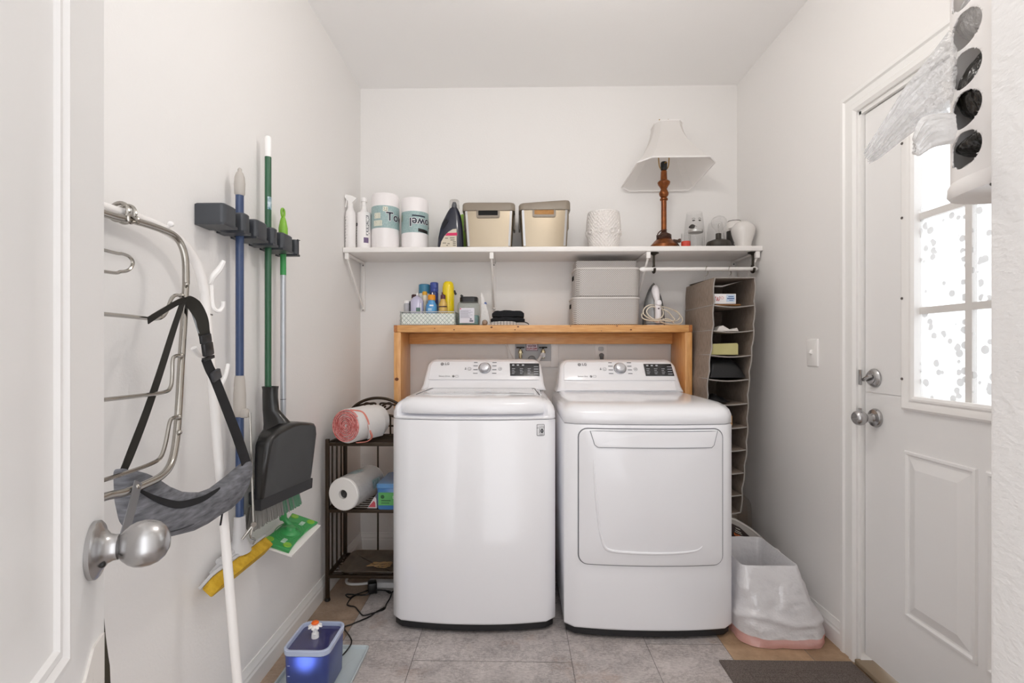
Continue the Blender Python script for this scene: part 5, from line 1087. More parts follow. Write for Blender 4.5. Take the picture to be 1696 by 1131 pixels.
def broom():
    x = -.884; y = 1.722; GR = M('handle_green', '#22593a', .3, coat=.3)
    y = atX(444, 420, x).y; zt = 1.19+356*y/820
    t = thing('broom', 'dark green broom with white handle tip and grey-green bristles in the rack', 'broom', (x, y, .64))
    B().cyl((x, y, .76), (x, y, zt-.070), .0112, seg=16).done('handle', GR, t)
    b = B(); b.lathe([(.0118, -.075), (.0120, -.012), (.0105, -.003), (.006, 0), (0, 0)], (x, y, zt), Z3, 16); b.done('handle_tip', WHITEP, t)
    zl = atX(444, 336, x).z; b = B(); b.grid(8, 4, lambda i, j: Vector((x+.0116*math.sin(2.6*i+.3), y-.0116*math.cos(2.6*i+.3), zl-.045*(1-j)+.02))); b.done('sticker', M('sticker', '#c6d7dc', .4, col2='#2f6f7e', ns=60), t)
    # brush head behind the dustpan
    d = Vector((-.12, -.99, 0)).normalized(); c = Vector((x+.022, y+.010, .665)); N_ = Vector((.99, -.12, 0))
    b = B(); m = Matrix((N_, -d, Z3)).transposed(); b.obox(c+Z3*.025, (.034, .255, .045), m, .006); b.lathe([(.02, .04), (.016, .09)], c, Z3, 14); b.done('brush_head', M('brush_head_dark', '#2c2f33', .5), t)
    b = B(); R = random.Random(11); cl = 0
    for i in range(150):
        for j in range(3):
            s = -.125+.262*(i+R.random()*.7)/150; o = (j-1)*.010; p = c+d*s+N_*o; q = p+d*(s*.10+R.uniform(-.004, .004))+N_*(o*.9+R.uniform(-.003, .003))-Z3*(.072+R.uniform(-.006, .004))
            b.ribbon([p, q], .0042, .0014, d, 1 if s < -.02 and R.random() < .75 else 0)
    bs = b.done('bristles', [M('bristle_grey', '#8a8884', .8), M('bristle_green', '#5f8f72', .7)], t, flat=True)
    # dustpan clipped on the handle
    BP = M('dustpan_black', '#1d1c1b', .28, coat=.2)
    P0 = Vector((x+.060, y, .018)); D2 = Vector((.20, .98, 0)).normalized(); N2 = Vector((.98, -.20, 0))
    q = thing('dustpan', 'black upright dustpan clipped over the green broom handle', 'dustpan', (P0.x, P0.y, .634))
    def W(s, h, z): return P0+D2*s+N2*h+Z3*z
    out = [(-.150, .650), (.122, .650), (.128, .70), (.128, .850), (.124, .880), (.110, .896), (.070, .904), (.022, .912), (-.022, .912), (-.095, .898), (-.132, .884), (-.147, .855), (-.150, .79)]
    def dep(z): return .020+.030*max(0, min(1, (z-.65)/.2))
    b = B(); ls = []
    for h, o in ((0, 0), (.6, .001), (.9, .005), (1.0, .014)): ls.append([W(s, dep(z)*h, z) for s, z in offset(out, o)])
    ins = offset(out, .016); ls.append([W(s, dep(z)*.985, z) for s, z in ins]); c0 = (-.005, .77)
    for f_ in (.6, .25): ls.append([W(c0[0]+(s-c0[0])*f_, dep(c0[1]+(z-c0[1])*f_)*.96, c0[1]+(z-c0[1])*f_) for s, z in ins])
    b.loft(ls); b.done('pan', BP, q, ang=55)
    b = B(); b.loft([[W(s, h, z) for s, z in ((-.152, .644), (.126, .644), (.130, .680), (-.152, .680))] for h in (.002, .025)]); b.done('lip', M('dustpan_lip', '#2b2a2c', .6), q)
    zt = atX(447, 641, x+.02).z; b = B(); ls = []
    for z, w_, dpt in ((.872, .072, .056), (.888, .046, .052), (.905, .031, .054), (.928, .0245, .044), (.955, .0225, .030), (1.0, .0215, .028), (zt-.03, .0215, .028), (zt-.018, .0245, .030)):
        ls.append([Vector((x+.006+.03*max(0, min(1, (.96-z)/.06)), y, z+.018))+D2*(w_*math.cos(a))+N2*(dpt*math.sin(a)+.002) for a in [2*math.pi*i/24 for i in range(24)]])
    b.loft(ls, cap0=False, cap1=False)
    b.done('handle_sleeve', BP, q, ang=60)
broom()
def sweeper():
    x = -.885; GN = M('sweeper_green', '#3f9a55', .35); LM = M('sweeper_lime', '#83b93a', .35); y = atX(469, 520, x).y
    t = thing('floor_sweeper', 'silver pole floor sweeper with green flat head and lime hook grip', 'floor sweeper', (x, y, .46))
    zt = atX(463, 342, x).z; zj = atX(466, 453, x).z
    B().cyl((x, y, .60), (x, y, zj), .0100, seg=16).done('pole', M('pole_silver', '#c3c7cc', .3, .6), t)
    B().cyl((x, y, .998), (x, y, 1.0), .0104, seg=16).done('pole_joint', DARKGREY, t)
    b = B(); b.cyl((x, y, zj-.004), (x, y, zt-.11), .0108); b.done('grip_tube', GN, t)
    b = B(); b.lathe([(.0112, -.115), (.0165, -.098), (.0165, -.075), (.0115, -.048), (.0075, -.034), (.006, -.03)], (x, y, zt), Z3, 18); b.tube(cr([(x, y-.002+.0115*math.sin(a), zt-.017+.016*math.cos(a)) for a in [math.radians(180+36*i) for i in range(11)]], 3), .0045, 8); b.done('hook_grip', LM, t)
    # hinge and flat head
    b = B(); b.lathe([(.0115, .60), (.0120, .57), (.014, .545), (.012, .54)], (x, y, 0), Z3, 16); b.tube([(x, y, .55), (x+.018, y, .53), (x+.030, y, .515)], .010, 10); b.done('swivel', GN, t)
    ax = Vector((.0, 1, 0.06)).normalized(); aw = Vector((.93, -.02, -.30)).normalized(); up = aw.cross(ax); up = up if up.z > 0 else -up; c = Vector((x+.034, y-.008, .502))
    L, Wd = .250, .112
    def W(a, w_, h): return c+ax*a+aw*w_+up*h
    O = []
    for i in range(25): s = -1+2*i/24; O.append((s*L/2, -(Wd/2-.010*(1-abs(s)**2))))
    O += [(-a, -w_) for a, w_ in O]
    b = B(); b.loft([[W(a, w_, h) for a, w_ in offset(O, o)] for h, o in ((-.012, .002), (-.002, 0), (.002, .004))]); hd = b.done('head', GN, t, ang=30)
    b = B(); b.loft([[W(a, w_, h) for a, w_ in offset(rect4(-L/2-.004, L/2+.004, -Wd/2-.014, Wd/2+.014), -o)] for h, o in ((-.020, -.004), (-.0185, 0), (-.0125, 0), (-.0122, -.002))]); b.done('cleaning_cloth', M('cloth_white', '#e9e6e2', .9), t)
    b = B(); b.lathe([(.034, 0), (.030, .006), (.018, .010), (.014, .020), (0, .021)], W(-.012, 0, .002), up, 24, sx=1.2); b.done('hub', GN, hd)
    for k in (.042, .052, .062):
        b = B(); b.tube([W(-.012+k*1.2*math.cos(a), k*.8*math.sin(a), .0022) for a in [2*math.pi*i/40 for i in range(40)]], .0014, 5, True); b.done('head_ridge', GN, hd)
    for s in (-1, 1):
        for w_ in (-1, 1): B().lathe([(.015, 0), (.014, .003), (.006, .0032), (0, .001)], W(s*(L/2-.024), w_*(Wd/2-.022), .002), up, 14).done('cloth_gripper', LM, hd)
        b = B(); b.obox(W(s*.075-.006, .012, .0026), (.016, .030, .001), Matrix((aw, ax, up)).transposed(), 0); b.done('head_emblem', M('emblem_pale', '#b7d3c0', .4), hd)
sweeper()
# ---- white tube rack leaning on the wall
def arch_rack():
    t = thing('clothes_rack', 'white bent-tube clothes rack leaning against the wall behind the open door', 'clothes rack', (-.77, 1.3, 0))
    p = [Vector((-.885, .62, 1.497)), Vector((-.885, .85, 1.497)), atX(172, 344, -.885), atX(215, 357, -.885), atX(262, 375, -.882), atX(296, 396, -.877), atX(322, 430, -.872), atX(336, 470, -.867), atX(342, 519, -.862)]
    p = [Vector((q.x, q.y, q.z)) for q in p]; a, c = p[-1], atX(393.5, 1131, -.765); p += [a.lerp(c, k/5) for k in range(1, 6)]
    d = (c-a)/(a.z-c.z); p.append(c+d*(c.z-.013))
    b = B(); b.tube(cr(p, 6), .0122, 14); b.done('tube', WMETAL, t)
    B().lathe([(.015, -.013), (.016, .002), (.0135, .012)], p[-1], Z3, 16).done('foot_cap', WHITEP, t)
    p2 = [Vector((-.885, .62, 1.497)), Vector((-.885, .50, 1.485)), Vector((-.88, .43, 1.42)), Vector((-.86, .41, 1.2)), Vector((-.76, .40, .013))]
    B().tube(cr(p2, 6), .0122, 14).done('tube', WMETAL, t); B().lathe([(.015, -.013), (.016, .002), (.0135, .012)], p2[-1], Z3, 16).done('foot_cap', WHITEP, t)
    q = atX(344, 521, -.861); B().lathe([(.0128, -.002), (.0128, .002)], q, (.02, .02, 1), 16).done('tube_joint', M('screw_grey', '#8a8785', .35, .8), t)
    def hook(pts, r):
        b = B(); b.tube(cr([atX(*q) for q in pts], 6), r, 8); b.done('coat_hook', WHITEP, t)
    hook([(348, 470, -.862), (353, 458, -.855), (363, 446, -.845), (371, 432, -.835)], lambda s: .0055+.003*math.sin(math.pi*min(1, s*1.0)))
    hook([(350, 472, -.862), (351, 495, -.855), (354, 510, -.848), (362, 515, -.84), (369, 509, -.835), (370, 499, -.833)], .0058)
    hook([(350, 590, -.846), (340, 592, -.835), (331, 588, -.825), (324, 581, -.82), (321, 576, -.82)], lambda s: .0048+.003*s)
    hook([(362, 645, -.835), (368, 634, -.825), (374, 620, -.82), (378, 603, -.82)], lambda s: .0062-.002*abs(s-.5))
    b = B(); b.sphere(atX(283, 371, -.865), .0075, 12); b.tube([atX(276, 379, -.875), atX(283, 371, -.865)], .004, 6); b.done('coat_hook', WHITEP, t)
arch_rack()
# ---- chrome multi-bar hanger hooked on that rack
def multi_hanger():
    t = thing('trouser_hanger', 'chrome multi-bar trouser hanger hooked over the white tube rack', 'hanger', (-.78, 1.05, .89))
    XT, XB = -.853, -.726
    xx = lambda v: XT+(XB-XT)*(v-350)/(820-350)
    P = lambda u, v, dx=0: atX(u, v, xx(v)+dx)
    top0 = P(172, 353); s = Vector((top0.x, .80, top0.z+.006))
    out = [s, top0, P(225, 366), P(268, 380), P(288, 390), P(300, 405), P(307, 430), P(308, 470)]
    b = B(); b.tube(cr(out, 6), .0082, 12); b.done('upper_frame', CHROME, t)
    bot0 = P(172, 823); e = Vector((bot0.x, .80, bot0.z-.004))
    low = [P(308, 466), P(304, 540), P(300, 600), P(295, 690), P(290, 740), P(282, 770), P(266, 789), P(238, 803), P(205, 816), bot0, e]
    b = B(); b.tube(cr(low, 6), .0078, 12); b.done('lower_frame', CHROME, t)
    b = B(); b.tube([s, Vector((s.x+.02, .79, (s.z+e.z)/2)), e], .0078, 10); b.done('rear_spine', CHROME, t)
    for pts in ([(301, 490), (291, 489), (284, 495), (276, 515), (268, 525), (255, 528), (215, 524), (172, 520)], [(300, 589), (290, 590), (286, 597), (285, 625), (282, 642), (270, 650), (225, 656), (172, 662)], [(296, 691), (287, 692), (281, 700), (274, 735), (266, 757), (250, 768), (215, 781), (172, 795)]):
        q = [P(u, v, .006) for u, v in pts]; q.append(Vector((q[-1].x, .80, q[-1].z))); b = B(); b.tube(cr(q, 5), .0042, 8); b.sphere(q[0], .0068, 10); b.done('trouser_bar', CHROME, t)
    for u, v in ((309, 471), (297, 716), (227, 806)):
        b = B(); b.sphere(P(u, v, .009), .0058, 10); b.done('rivet', CHROME, t)
    for u in (197, 209):
        y_ = atX(u, 350, -.885).y; c = Vector((-.885, y_, 1.4965)); b = B(); b.tube([c+Vector((.0205*math.cos(a), .004*math.sin(a), .0205*math.sin(a))) for a in [2*math.pi*i/24 for i in range(24)]], .0045, 8, True); b.tube([c+Vector((.021, 0, -.006)), c+Vector((.030, 0, -.014))], .0045, 8); b.done('hook', CHROME, t)
    c = P(221, 371, .006); b = B(); b.tube(cr([c+Vector((0, .014*math.cos(a), .011*math.sin(a)*math.cos(a)+.002*i_)) for i_, a in enumerate([math.radians(20+36*i) for i in range(10)])], 3), .0036, 7); b.done('twist_link', CHROME, t)
    b = B(); p0, p1 = P(229, 803, .009), P(206, 886, .012); b.ribbon([p0+Z3*.006, p0.lerp(p1, .5), p1], .017, .0022, Y3); b.done('flat_bar', M('bar_grey', '#8b8c8f', .35, .7), t)
    # single wire hanger loop behind it
    Q = [atX(172, 414, -.80), atX(205, 421, -.80), atX(217, 428, -.80), atX(220, 437, -.80), atX(213, 447, -.80), atX(200, 450, -.80), atX(172, 449.5, -.80)]
    f0, f1 = Vector((-.80, .72, Q[0].z+.01)), Vector((-.80, .72, Q[-1].z)); b = B(); b.tube(cr([f0]+Q+[f1], 6), .0034, 8); b.tube(cr([f0, Vector((-.81, .70, Q[0].z+.06)), Vector((-.860, .70, 1.515)), Vector((-.885, .70, 1.523)), Vector((-.908, .70, 1.500))], 6), .0030, 8)
    tag(b.done('wire_hanger', CHROME), 'thin chrome wire loop hanging behind the chrome trouser hanger', 'hanger')
multi_hanger()
# ---- grey sling bag on a black strap
def bag():
    GH = M('heather_grey', '#56575b', .95, col2='#83848a', ns=26, stretch=(1, 1, 5), nstr=(.3, .7), bump=(350, .5, .002), detail=8); SK = M('strap_black', '#1f1c16', .8); SK2 = M('webbing_black', '#17171a', .8); BU = M('buckle_black', '#1a1a1c', .35)
    t = thing('sling_bag', 'grey heather waist bag hanging by its black strap from the chrome hanger', 'bag', (-.775, 1.1, .78))
    S = [(196, 778, 800, .010), (202, 777, 845, .016), (210, 777, 872, .021), (222, 779, 885, .024), (236, 783, 890, .026), (255, 793, 891.5, .027), (275, 804, 890, .028), (295, 813, 885.5, .028), (315, 816.5, 878, .028), (335, 815, 868.5, .028), (355, 806, 857, .027), (375, 792, 844, .025), (392, 777, 829, .022), (404, 766, 812, .018), (411, 762, 795, .013), (414, 766, 783, .006)]
    ls = []; XC = -.772
    for u, vt, vb, th in S:
        p0, p1 = atX(u, vt, XC), atX(u, vb, XC); c = (p0+p1)/2; hh = (p0.z-p1.z)/2
        ls.append([Vector((c.x+th*math.copysign(abs(math.cos(a))**.7, math.cos(a)), c.y, c.z+hh*math.copysign(abs(math.sin(a))**.8, math.sin(a))+.002*math.sin(u*.22+a))) for a in [2*math.pi*i/28 for i in range(28)]])
    bd = B().loft(ls).done('body', GH, t, ang=70)
    b = B(); b.ribbon(cr([atX(u, v, XC+.0295-o) for u, v, o in ((230, 811, .006), (250, 822, .003), (272, 831, .002), (295, 836, .0015), (318, 832, .002), (338, 825, .003), (356, 814, .004), (364, 808, .006))], 5), lambda s: .004+.012*math.sin(math.pi*s), .002, Z3); b.done('zip_opening', SK2, bd)
    for k, o in enumerate((0,)):
        b = B(); b.tube(cr([atX(u, vb-8 if u < 380 else vb-5, XC+th*.86) for u, vt, vb, th in S[2:14]], 4), .0013, 5); b.done('seam', M('seam_dark', '#3c3d40', .9), bd)
    # strap: from the bag's near tip up over the frame and down through the buckle to the far tip
    pk = atX(303, 500, -.795)
    def R(pts, wd, m, nm, wdir=Y3, th=.0018): b = B(); b.ribbon(cr(pts, 6), wd, th, wdir); return b.done(nm, m, t, ang=60)
    R([atX(203, 783, -.775), atX(214, 757, -.77), atX(240, 690, -.775), atX(264, 620, -.78), atX(286, 550, -.788), atX(298, 514, -.789), atX(303, 500, -.791), atX(307, 493, -.792)], lambda s: .020-.011*s, SK, 'strap', lambda s: Y3+X3*.5*s)
    R([atX(245, 531, -.775), atX(262, 520, -.778), atX(280, 509, -.785), atX(296, 500, -.786), atX(306, 497.5, -.786), atX(313, 498.5, -.786), atX(325, 510, -.784), atX(334, 527, -.78), atX(337, 545, -.775), atX(339, 557, -.772)], lambda s: .016+.020*max(0, min(1, (s-.45)/.2)), SK, 'strap', lambda s: Z3*(1-s)+Y3*(s*1.2-.1)+X3*.2)
    R([atX(308, 499, -.80), atX(317, 512, -.795), atX(324, 530, -.785), atX(331, 552, -.776)], .013, M('webbing_grey', '#8d8f92', .8), 'strap_lining')
    R([atX(340, 592, -.770), atX(347, 610, -.768), atX(356, 628, -.765), atX(372, 668, -.762), atX(390, 715, -.762), atX(403, 752, -.765), atX(410, 775, -.768)], lambda s: .034+.006*s, SK2, 'webbing')
    m = Matrix.Rotation(math.radians(12), 3, 'X'); c0, c1, c2 = atX(340.5, 561, -.768), atX(344, 578, -.768), atX(345, 593, -.768)
    b = B(); b.obox(c0, (.009, .040, .022), m, .003); b.obox(c1, (.012, .036, .034), m, .004); b.obox(c2, (.009, .042, .009), m, .002); bk = b.done('buckle', BU, t)
    b = B(); c = atX(357.5, 621.5, -.762); b.obox(c, (.010, .036, .026), Matrix.Rotation(math.radians(20), 3, 'X'), .003); b.done('strap_slider', M('slider_grey', '#3a3a3d', .4), t)
    b = B(); b.ribbon(cr([atX(372, 836, -.775), atX(369, 846, -.775), atX(365, 870, -.778)], 5), .006, .002, Y3); b.done('strap_tail', SK2, t)
bag()
# ================================================================ bronze rack in the corner and its load
def corner_rack():
    BR = M('rack_bronze', '#3a2d20', .42, .5)
    x0, x1, y0, y1 = -.889, -.546, 2.323, 2.567; zs = (.122, .431, .745)
    t = thing('metal_shelf_rack', 'small dark bronze three-tier metal rack with scrolled back, in the corner', 'shelf rack', ((x0+x1)/2, (y0+y1)/2, 0))
    for x in (x0, x1):
        for y in (y0, y1):
            zt = .765 if y == y0 else .80
            b = B(); b.box(x-.0085, x+.0085, y-.0085, y+.0085, .012, zt, .002); p = b.done('post', BR, t)
            B().lathe([(.012, 0), (.014, .003), (.012, .014)], (x, y, .0), Z3, 12).done('foot', BLACKP, p)
    for z in zs:
        b = B(); s = .0075
        for y in (y0, y1): b.box(x0, x1, y-s, y+s, z-.012, z+.003, .001)
        for x in (x0, x1): b.box(x-s, x+s, y0, y1, z-.012, z+.003, .001)
        for k in range(1, 8): y = y0+(y1-y0)*k/8; b.cyl((x0, y, z-.003), (x1, y, z-.003), .0032, seg=8)
        b.done('shelf', BR, t)
    for x, nm in ((x0, 0), (x1, 1)):
        b = B()
        for za, zb in zip(zs, zs[1:]):
            for k in (1, 2, 3): y = y0+(y1-y0)*k/4; b.cyl((x, y, za), (x, y, zb-.008), .0045, seg=8)
        b.done('side_bars', BR, t)
    b = B()
    for za, zb in zip(zs, zs[1:]):
        for k in (1, 2): xx = x0+(x1-x0)*(.18+.32*k); b.cyl((xx, y1, za), (xx, y1, zb-.008), .0045, seg=8)
    b.done('back_bars', BR, t)
    xm = (x0+x1)/2; hw = (x1-x0)/2; zb = .79
    b = B(); b.tube(cr([(xm+hw*math.cos(a), y1, zb+.145*math.sin(a)) for a in [math.pi*i/14 for i in range(15)]], 3), .0075, 8); b.tube(cr([(xm+hw*.94*math.cos(a), y1, zb-.015+.075*math.sin(a)) for a in [math.pi*i/10 for i in range(11)]], 3), .0065, 8)
    for s in (-1, 1): b.cyl((xm+s*.065, y1, .745), (xm+s*.065, y1, zb+.058), .0045, seg=8)
    b.cyl((x0, y1, .79), (x1, y1, .79), .005)
    sc = b.done('back_arch', BR, t)
    for s in (-1, 1):
        q = []
        for i in range(26): a = i*.30; r = .036*(1-i/34); q.append((xm+s*(.045-r*math.cos(a)*1.0), y1, zb+.098+r*.72*math.sin(a-.6)))
        b = B(); b.tube(q, .0052, 8); b.tube(cr([(xm+s*.008, y1, zb+.085), (xm+s*.012, y1, zb+.10), (xm+s*.02, y1, zb+.118), (xm+s*.10, y1, zb+.105), (xm+s*.13, y1, zb+.075)]), .0052, 8); b.done('scroll', BR, sc)
    # ---- roll of drawstring bags, top tier
    z = .7492; p0 = Vector((-.790, y0-.034, z+.0815)); p1 = Vector((-.700, y1-.060, z+.0815)); ax = (p1-p0).normalized(); L = (p1-p0).length; R = .0800
    t = thing('bag_roll', 'big roll of white trash bags with red drawstring edges on the top rack tier', 'roll', (-.78, 2.42, z))
    side = ax.cross(Z3).normalized()
    def ring(a, r, d): return p0+ax*d+side*(r*math.cos(a))+Z3*(r*math.sin(a))
    b = B(); ls = []
    for d, k in ((.004, .97), (.010, 1), (L*.6, 1.01), (L*.95, .97), (L, .9)): ls.append([ring(2*math.pi*i/40, R*k*(1+.012*math.sin(3*2*math.pi*i/40+d*20)), d) for i in range(40)])
    b.loft(ls); r1 = b.done('roll', clothmat('bag_white', '#eceae8', .12, bump=(40, .5, .004)), t, ang=60)
    b = B(); q = []
    for i in range(8*28): a = 2*math.pi*i/28; r = .007+(R-.009)*i/(8*28); q.append(ring(-a+.4, r*(1+.03*math.sin(a*2.3)), .002-.003*math.sin(i*.07)**2))
    b.ribbon(q, .009, .0046, lambda s: ax); rs = b.done('red_spiral', M('drawstring_red', '#c8615f', .6, col2='#e8a09c', ns=90, nstr=(.35, .6)), t, ang=60); rs['label'] = 'red drawstring edges wound in a spiral'
    b = B(); b.ribbon(cr([ring(1.25, R*1.015, .003), ring(.9, R*1.03, .05), ring(.35, R*1.06, .055), ring(-.25, R*1.10, .065), ring(-.62, R*1.26, .085), ring(-.9, R*1.25, .075), ring(-1.15, R*1.08, .03)]), .010, .003, lambda s: ax); b.done('red_edge', M('drawstring_red_plain', '#e08a7c', .6), t)
    b = B(); b.grid(10, 10, lambda i, j: ring(1.0-1.75*i, R*(1.02+.20*i*i), .035+.03*i+(L-.09-.03*i)*j)); b.done('loose_flap', clothmat('bag_white', '#eceae8', .12), t)
    # dark cap-like thing behind the roll
    t = thing('black_case', 'black case lying behind the white and red bag roll on the rack', 'case', (-.86, 2.50, z)); b = B(); b.cyl((-.858, 2.40, z+.026), (-.845, 2.555, z+.026), .025, .022, 18); b.done('body', BLACKP, t)
    b = B(); b.lathe([(.012, 0), (.012, .055), (.010, .085), (0, .086)], (-.850, 2.52, z+.047), Z3, 14); b.done('knob', BLACKP, t)
    # ---- paper towel roll, middle tier
    z = .4352; R = .0765; p0 = Vector((-.803, y0-.036, z+R+.0022)); p1 = Vector((-.745, y1-.02, z+R+.0022)); ax = (p1-p0).normalized(); L = (p1-p0).length; side = ax.cross(Z3).normalized()
    t = thing('paper_towel_roll', 'paper towel roll in clear wrap lying on its side on the middle rack tier', 'paper towel', (-.78, 2.43, z))
    PTW = M('towel_paper', '#efece8', .9, bump=(220, .3, .001)); b = B(); b.lathe([(.021, .016), (.021, 0), (R-.004, 0), (R, .004), (R, L-.004), (R-.004, L), (0, L)], p0, ax, 40, cap=False, xdir=side); b.done('roll', PTW, t)
    b = B(); b.lathe([(.0215, -.0005), (.0215, .10), (0, .10)], p0, ax, 24, cap=False); b.done('core', M('core_grey', '#8e8b88', .8, col2='#5c5a58', ns=60), t)
    b = B(); b.lathe([(R+.001, .012), (R+.0016, .03), (R+.0012, L-.01), (R-.01, L+.003)], p0, ax, 40, cap=False, xdir=side); w_ = b.done('clear_wrap', clothmat('wrap_clear', '#e8e6e4', .4, gloss=.25, clear=.45, bump=(50, 1, .006)), t)
    b = B(); b.grid(10, 2, lambda i, j: p0+ax*(.075+.085*j)+side*((R+.0024)*math.cos(1.35+.75*i))+Z3*((R+.0024)*math.sin(1.35+.75*i))); b.done('wrap_print', M('print_teal_grey', '#6e8f90', .5, col2='#b9c6c4', ns=70), w_)
    b = B(); b.grid(10, 2, lambda i, j: p0+ax*(.14+.075*j)+side*((R+.0024)*math.cos(-.15+.6*i))+Z3*((R+.0024)*math.sin(-.15+.6*i))); b.done('wrap_print', M('print_teal_grey', '#6e8f90', .5), w_)
    # wipes tub
    xa, xb, ya, yb = -.652, -.5600, y0-.012, y1-.03
    t = thing('wipes_box', 'blue plastic wipes box with a green label on the middle rack tier', 'box', ((xa+xb)/2, (ya+yb)/2, z))
    BL = M('tub_blue', '#4a86c4', .25, coat=.3, trans=.15); b = B(); b.loft([[Vector((p, q, zz)) for p, q in rr(xa+o, xb-o, ya+o, yb-o, .012, 4)] for zz, o in ((z, .005), (z+.006, .002), (z+.100, 0), (z+.102, .001))]); bx = b.done('body', BL, t)
    b = B(); b.loft([[Vector((p, q, zz)) for p, q in rr(xa-.003+o, xb+.003-o, ya-.003+o, yb+.003-o, .013, 4)] for zz, o in ((z+.1025, 0), (z+.118, 0), (z+.122, .004))]); b.done('lid', M('lid_blue', '#5b93c9', .25, coat=.3), t)
    b = B(); b.box(xa+.008, xb-.002, ya-.0012, ya-.0004, z+.022, z+.082); lb = b.done('label', M('label_leaf', '#5fae62', .5), t)
    b = B(); c = Vector((xa+.028, ya-.0018, z+.062)); b.lathe([(.009, 0), (.009, .0006)], c, -Y3, 18); b.done('label_roundel', M('print_darkgreen', '#2c5a34', .5), lb)
    b = B(); b.box(xa+.022, xa+.066, ya-.0022, ya-.0014, z+.042, z+.0465); b.box(xa+.022, xa+.060, ya-.0022, ya-.0014, z+.031, z+.0345); b.done('label_lettering', M('print_darkgreen', '#2c5a34', .5), lb)
    b = B(); b.tube([(xa+.080+.006*math.cos(a), ya-.002, z+.060+.006*math.sin(a)) for a in [2*math.pi*i/3 for i in range(3)]], .0012, 5, True); b.tube([(xa+.096+.006*math.cos(a), ya-.002, z+.060+.006*math.sin(a)) for a in [2*math.pi*i/10 for i in range(10)]], .0012, 5, True); b.done('label_symbol', WHITEP, lb)
    # small packet between
    t = thing('paper_packet', 'small white and red packet wedged between paper towel roll and blue box', 'packet', (-.705, 2.40, z))
    b = B(); b.loft([[Vector((x, y, zz)) for x, zz in pl] for y, pl in ((2.335, [(-.704, z), (-.658, z), (-.661, z+.045), (-.668, z+.056)]), (2.48, [(-.695, z), (-.660, z), (-.663, z+.060), (-.668, z+.068)]))]); b.done('packet', M('packet_white', '#e2d9d8', .5, bump=(40, .5, .003)), t)
    b = B(); b.face(b.loop([(-.698, 2.3335, z+.006), (-.664, 2.3335, z+.005), (-.665, 2.3335, z+.026), (-.672, 2.3335, z+.036), (-.690, 2.3335, z+.016)])); b.done('packet_print', M('print_red', '#c9515c', .5), t, flat=True)
    # tray with a heap of string, lowest tier
    z = .1262; t = thing('serving_tray', 'shallow dark brown tray on the lowest rack tier', 'tray', (-.69, 2.44, z)); b = B(); O = rr(-.842, -.558, y0-.016, y1-.012, .03, 5)
    b.loft([[Vector((p, q, zz)) for p, q in offset(O, o)] for zz, o in ((z, .030), (z+.004, .024), (z+.020, 0), (z+.022, .002), (z+.008, .028), (z+.0065, .034))]); b.done('tray', M('tray_brown', '#4a3f33', .35, col2='#5d5144', ns=20), t)
    b = B(); R_ = random.Random(8); pts = []
    for i in range(30): a = i*1.15; pts.append((-.655+.055*math.cos(a)*R_.uniform(.5, 1.1)+.012*math.sin(i*.3), y0+.075+.028*math.sin(a*1.13)*R_.uniform(.5, 1.1), z+.0105+.010*R_.random()))
    b.tube(cr(pts, 3), .0022, 5); tag(b.done('string', M('twine', '#a5845c', .8)), 'heap of tan string lying on the dark brown tray', 'string')
corner_rack()
def floor_power():
    # white power strip with its lead, and the fountain's adapter
    t = thing('power_strip', 'white power strip end lying on the floor under the bronze rack', 'power strip', (-.74, 2.50, 0))
    b = B(); b.box(-.735, -.60, 2.445, 2.495, .0008, .032, .006); b.done('body', WHITEP, t)
    b = B(); b.tube(cr([(-.735, 2.47, .016), (-.79, 2.47, .010), (-.845, 2.48, .008), (-.868, 2.53, .008), (-.86, 2.62, .008), (-.80, 2.75, .008)]), .0065, 8); b.done('lead', WHITEP, t)
    a = thing('power_adapter', 'black power adapter plugged into the white strip under the rack', 'adapter', (-.72, 2.42, 0)); p = atZ(589, 975, .03)
    b = B(); b.obox((-.700, 2.404, .030), (.042, .052, .050), Matrix.Rotation(math.radians(20), 3, 'Z'), .006); b.done('body', BLACKP, a)
    pts = [(574, 984), (579, 990), (588, 985), (600, 981), (612, 976), (622, 971), (630, 972), (640, 978), (648, 981), (646, 990), (640, 1000), (637, 1008), (628, 1012), (615, 1016), (602, 1019), (595, 1013), (588, 1005), (578, 1003), (575, 1000), (582, 990), (592, 984)]
    L = [Vector((-.705, 2.38, .020)), Vector((-.725, 2.365, .008))]+[Vector((q.x, min(q.y, 2.425), q.z)) for q in (atZ(u, v, .004) for u, v in pts)]; b = B(); b.tube(cr(L, 5), .0030, 7)
    L2 = [atZ(u, v, .004) for u, v in ((650, 970), (638, 976), (632, 974))]+[]
    b.tube(cr([atZ(u, v, .0045) for u, v in ((637, 1006), (622, 1014), (612, 1021), (596, 1028), (582, 1034), (570, 1040))]+[Vector((-.655, 1.965, .024)), Vector((-.66, 1.90, .016)), Vector((-.668, 1.8435, .030))], 5), .0030, 7)
    b.tube(cr([Vector((p.x, min(p.y, 2.428), p.z)) for p in (atZ(u, v, .0045) for u, v in ((640, 979), (646, 982), (654, 978), (662, 976)))], 5), .0030, 7)
    b.done('cord', BLACKP, a)
floor_power()
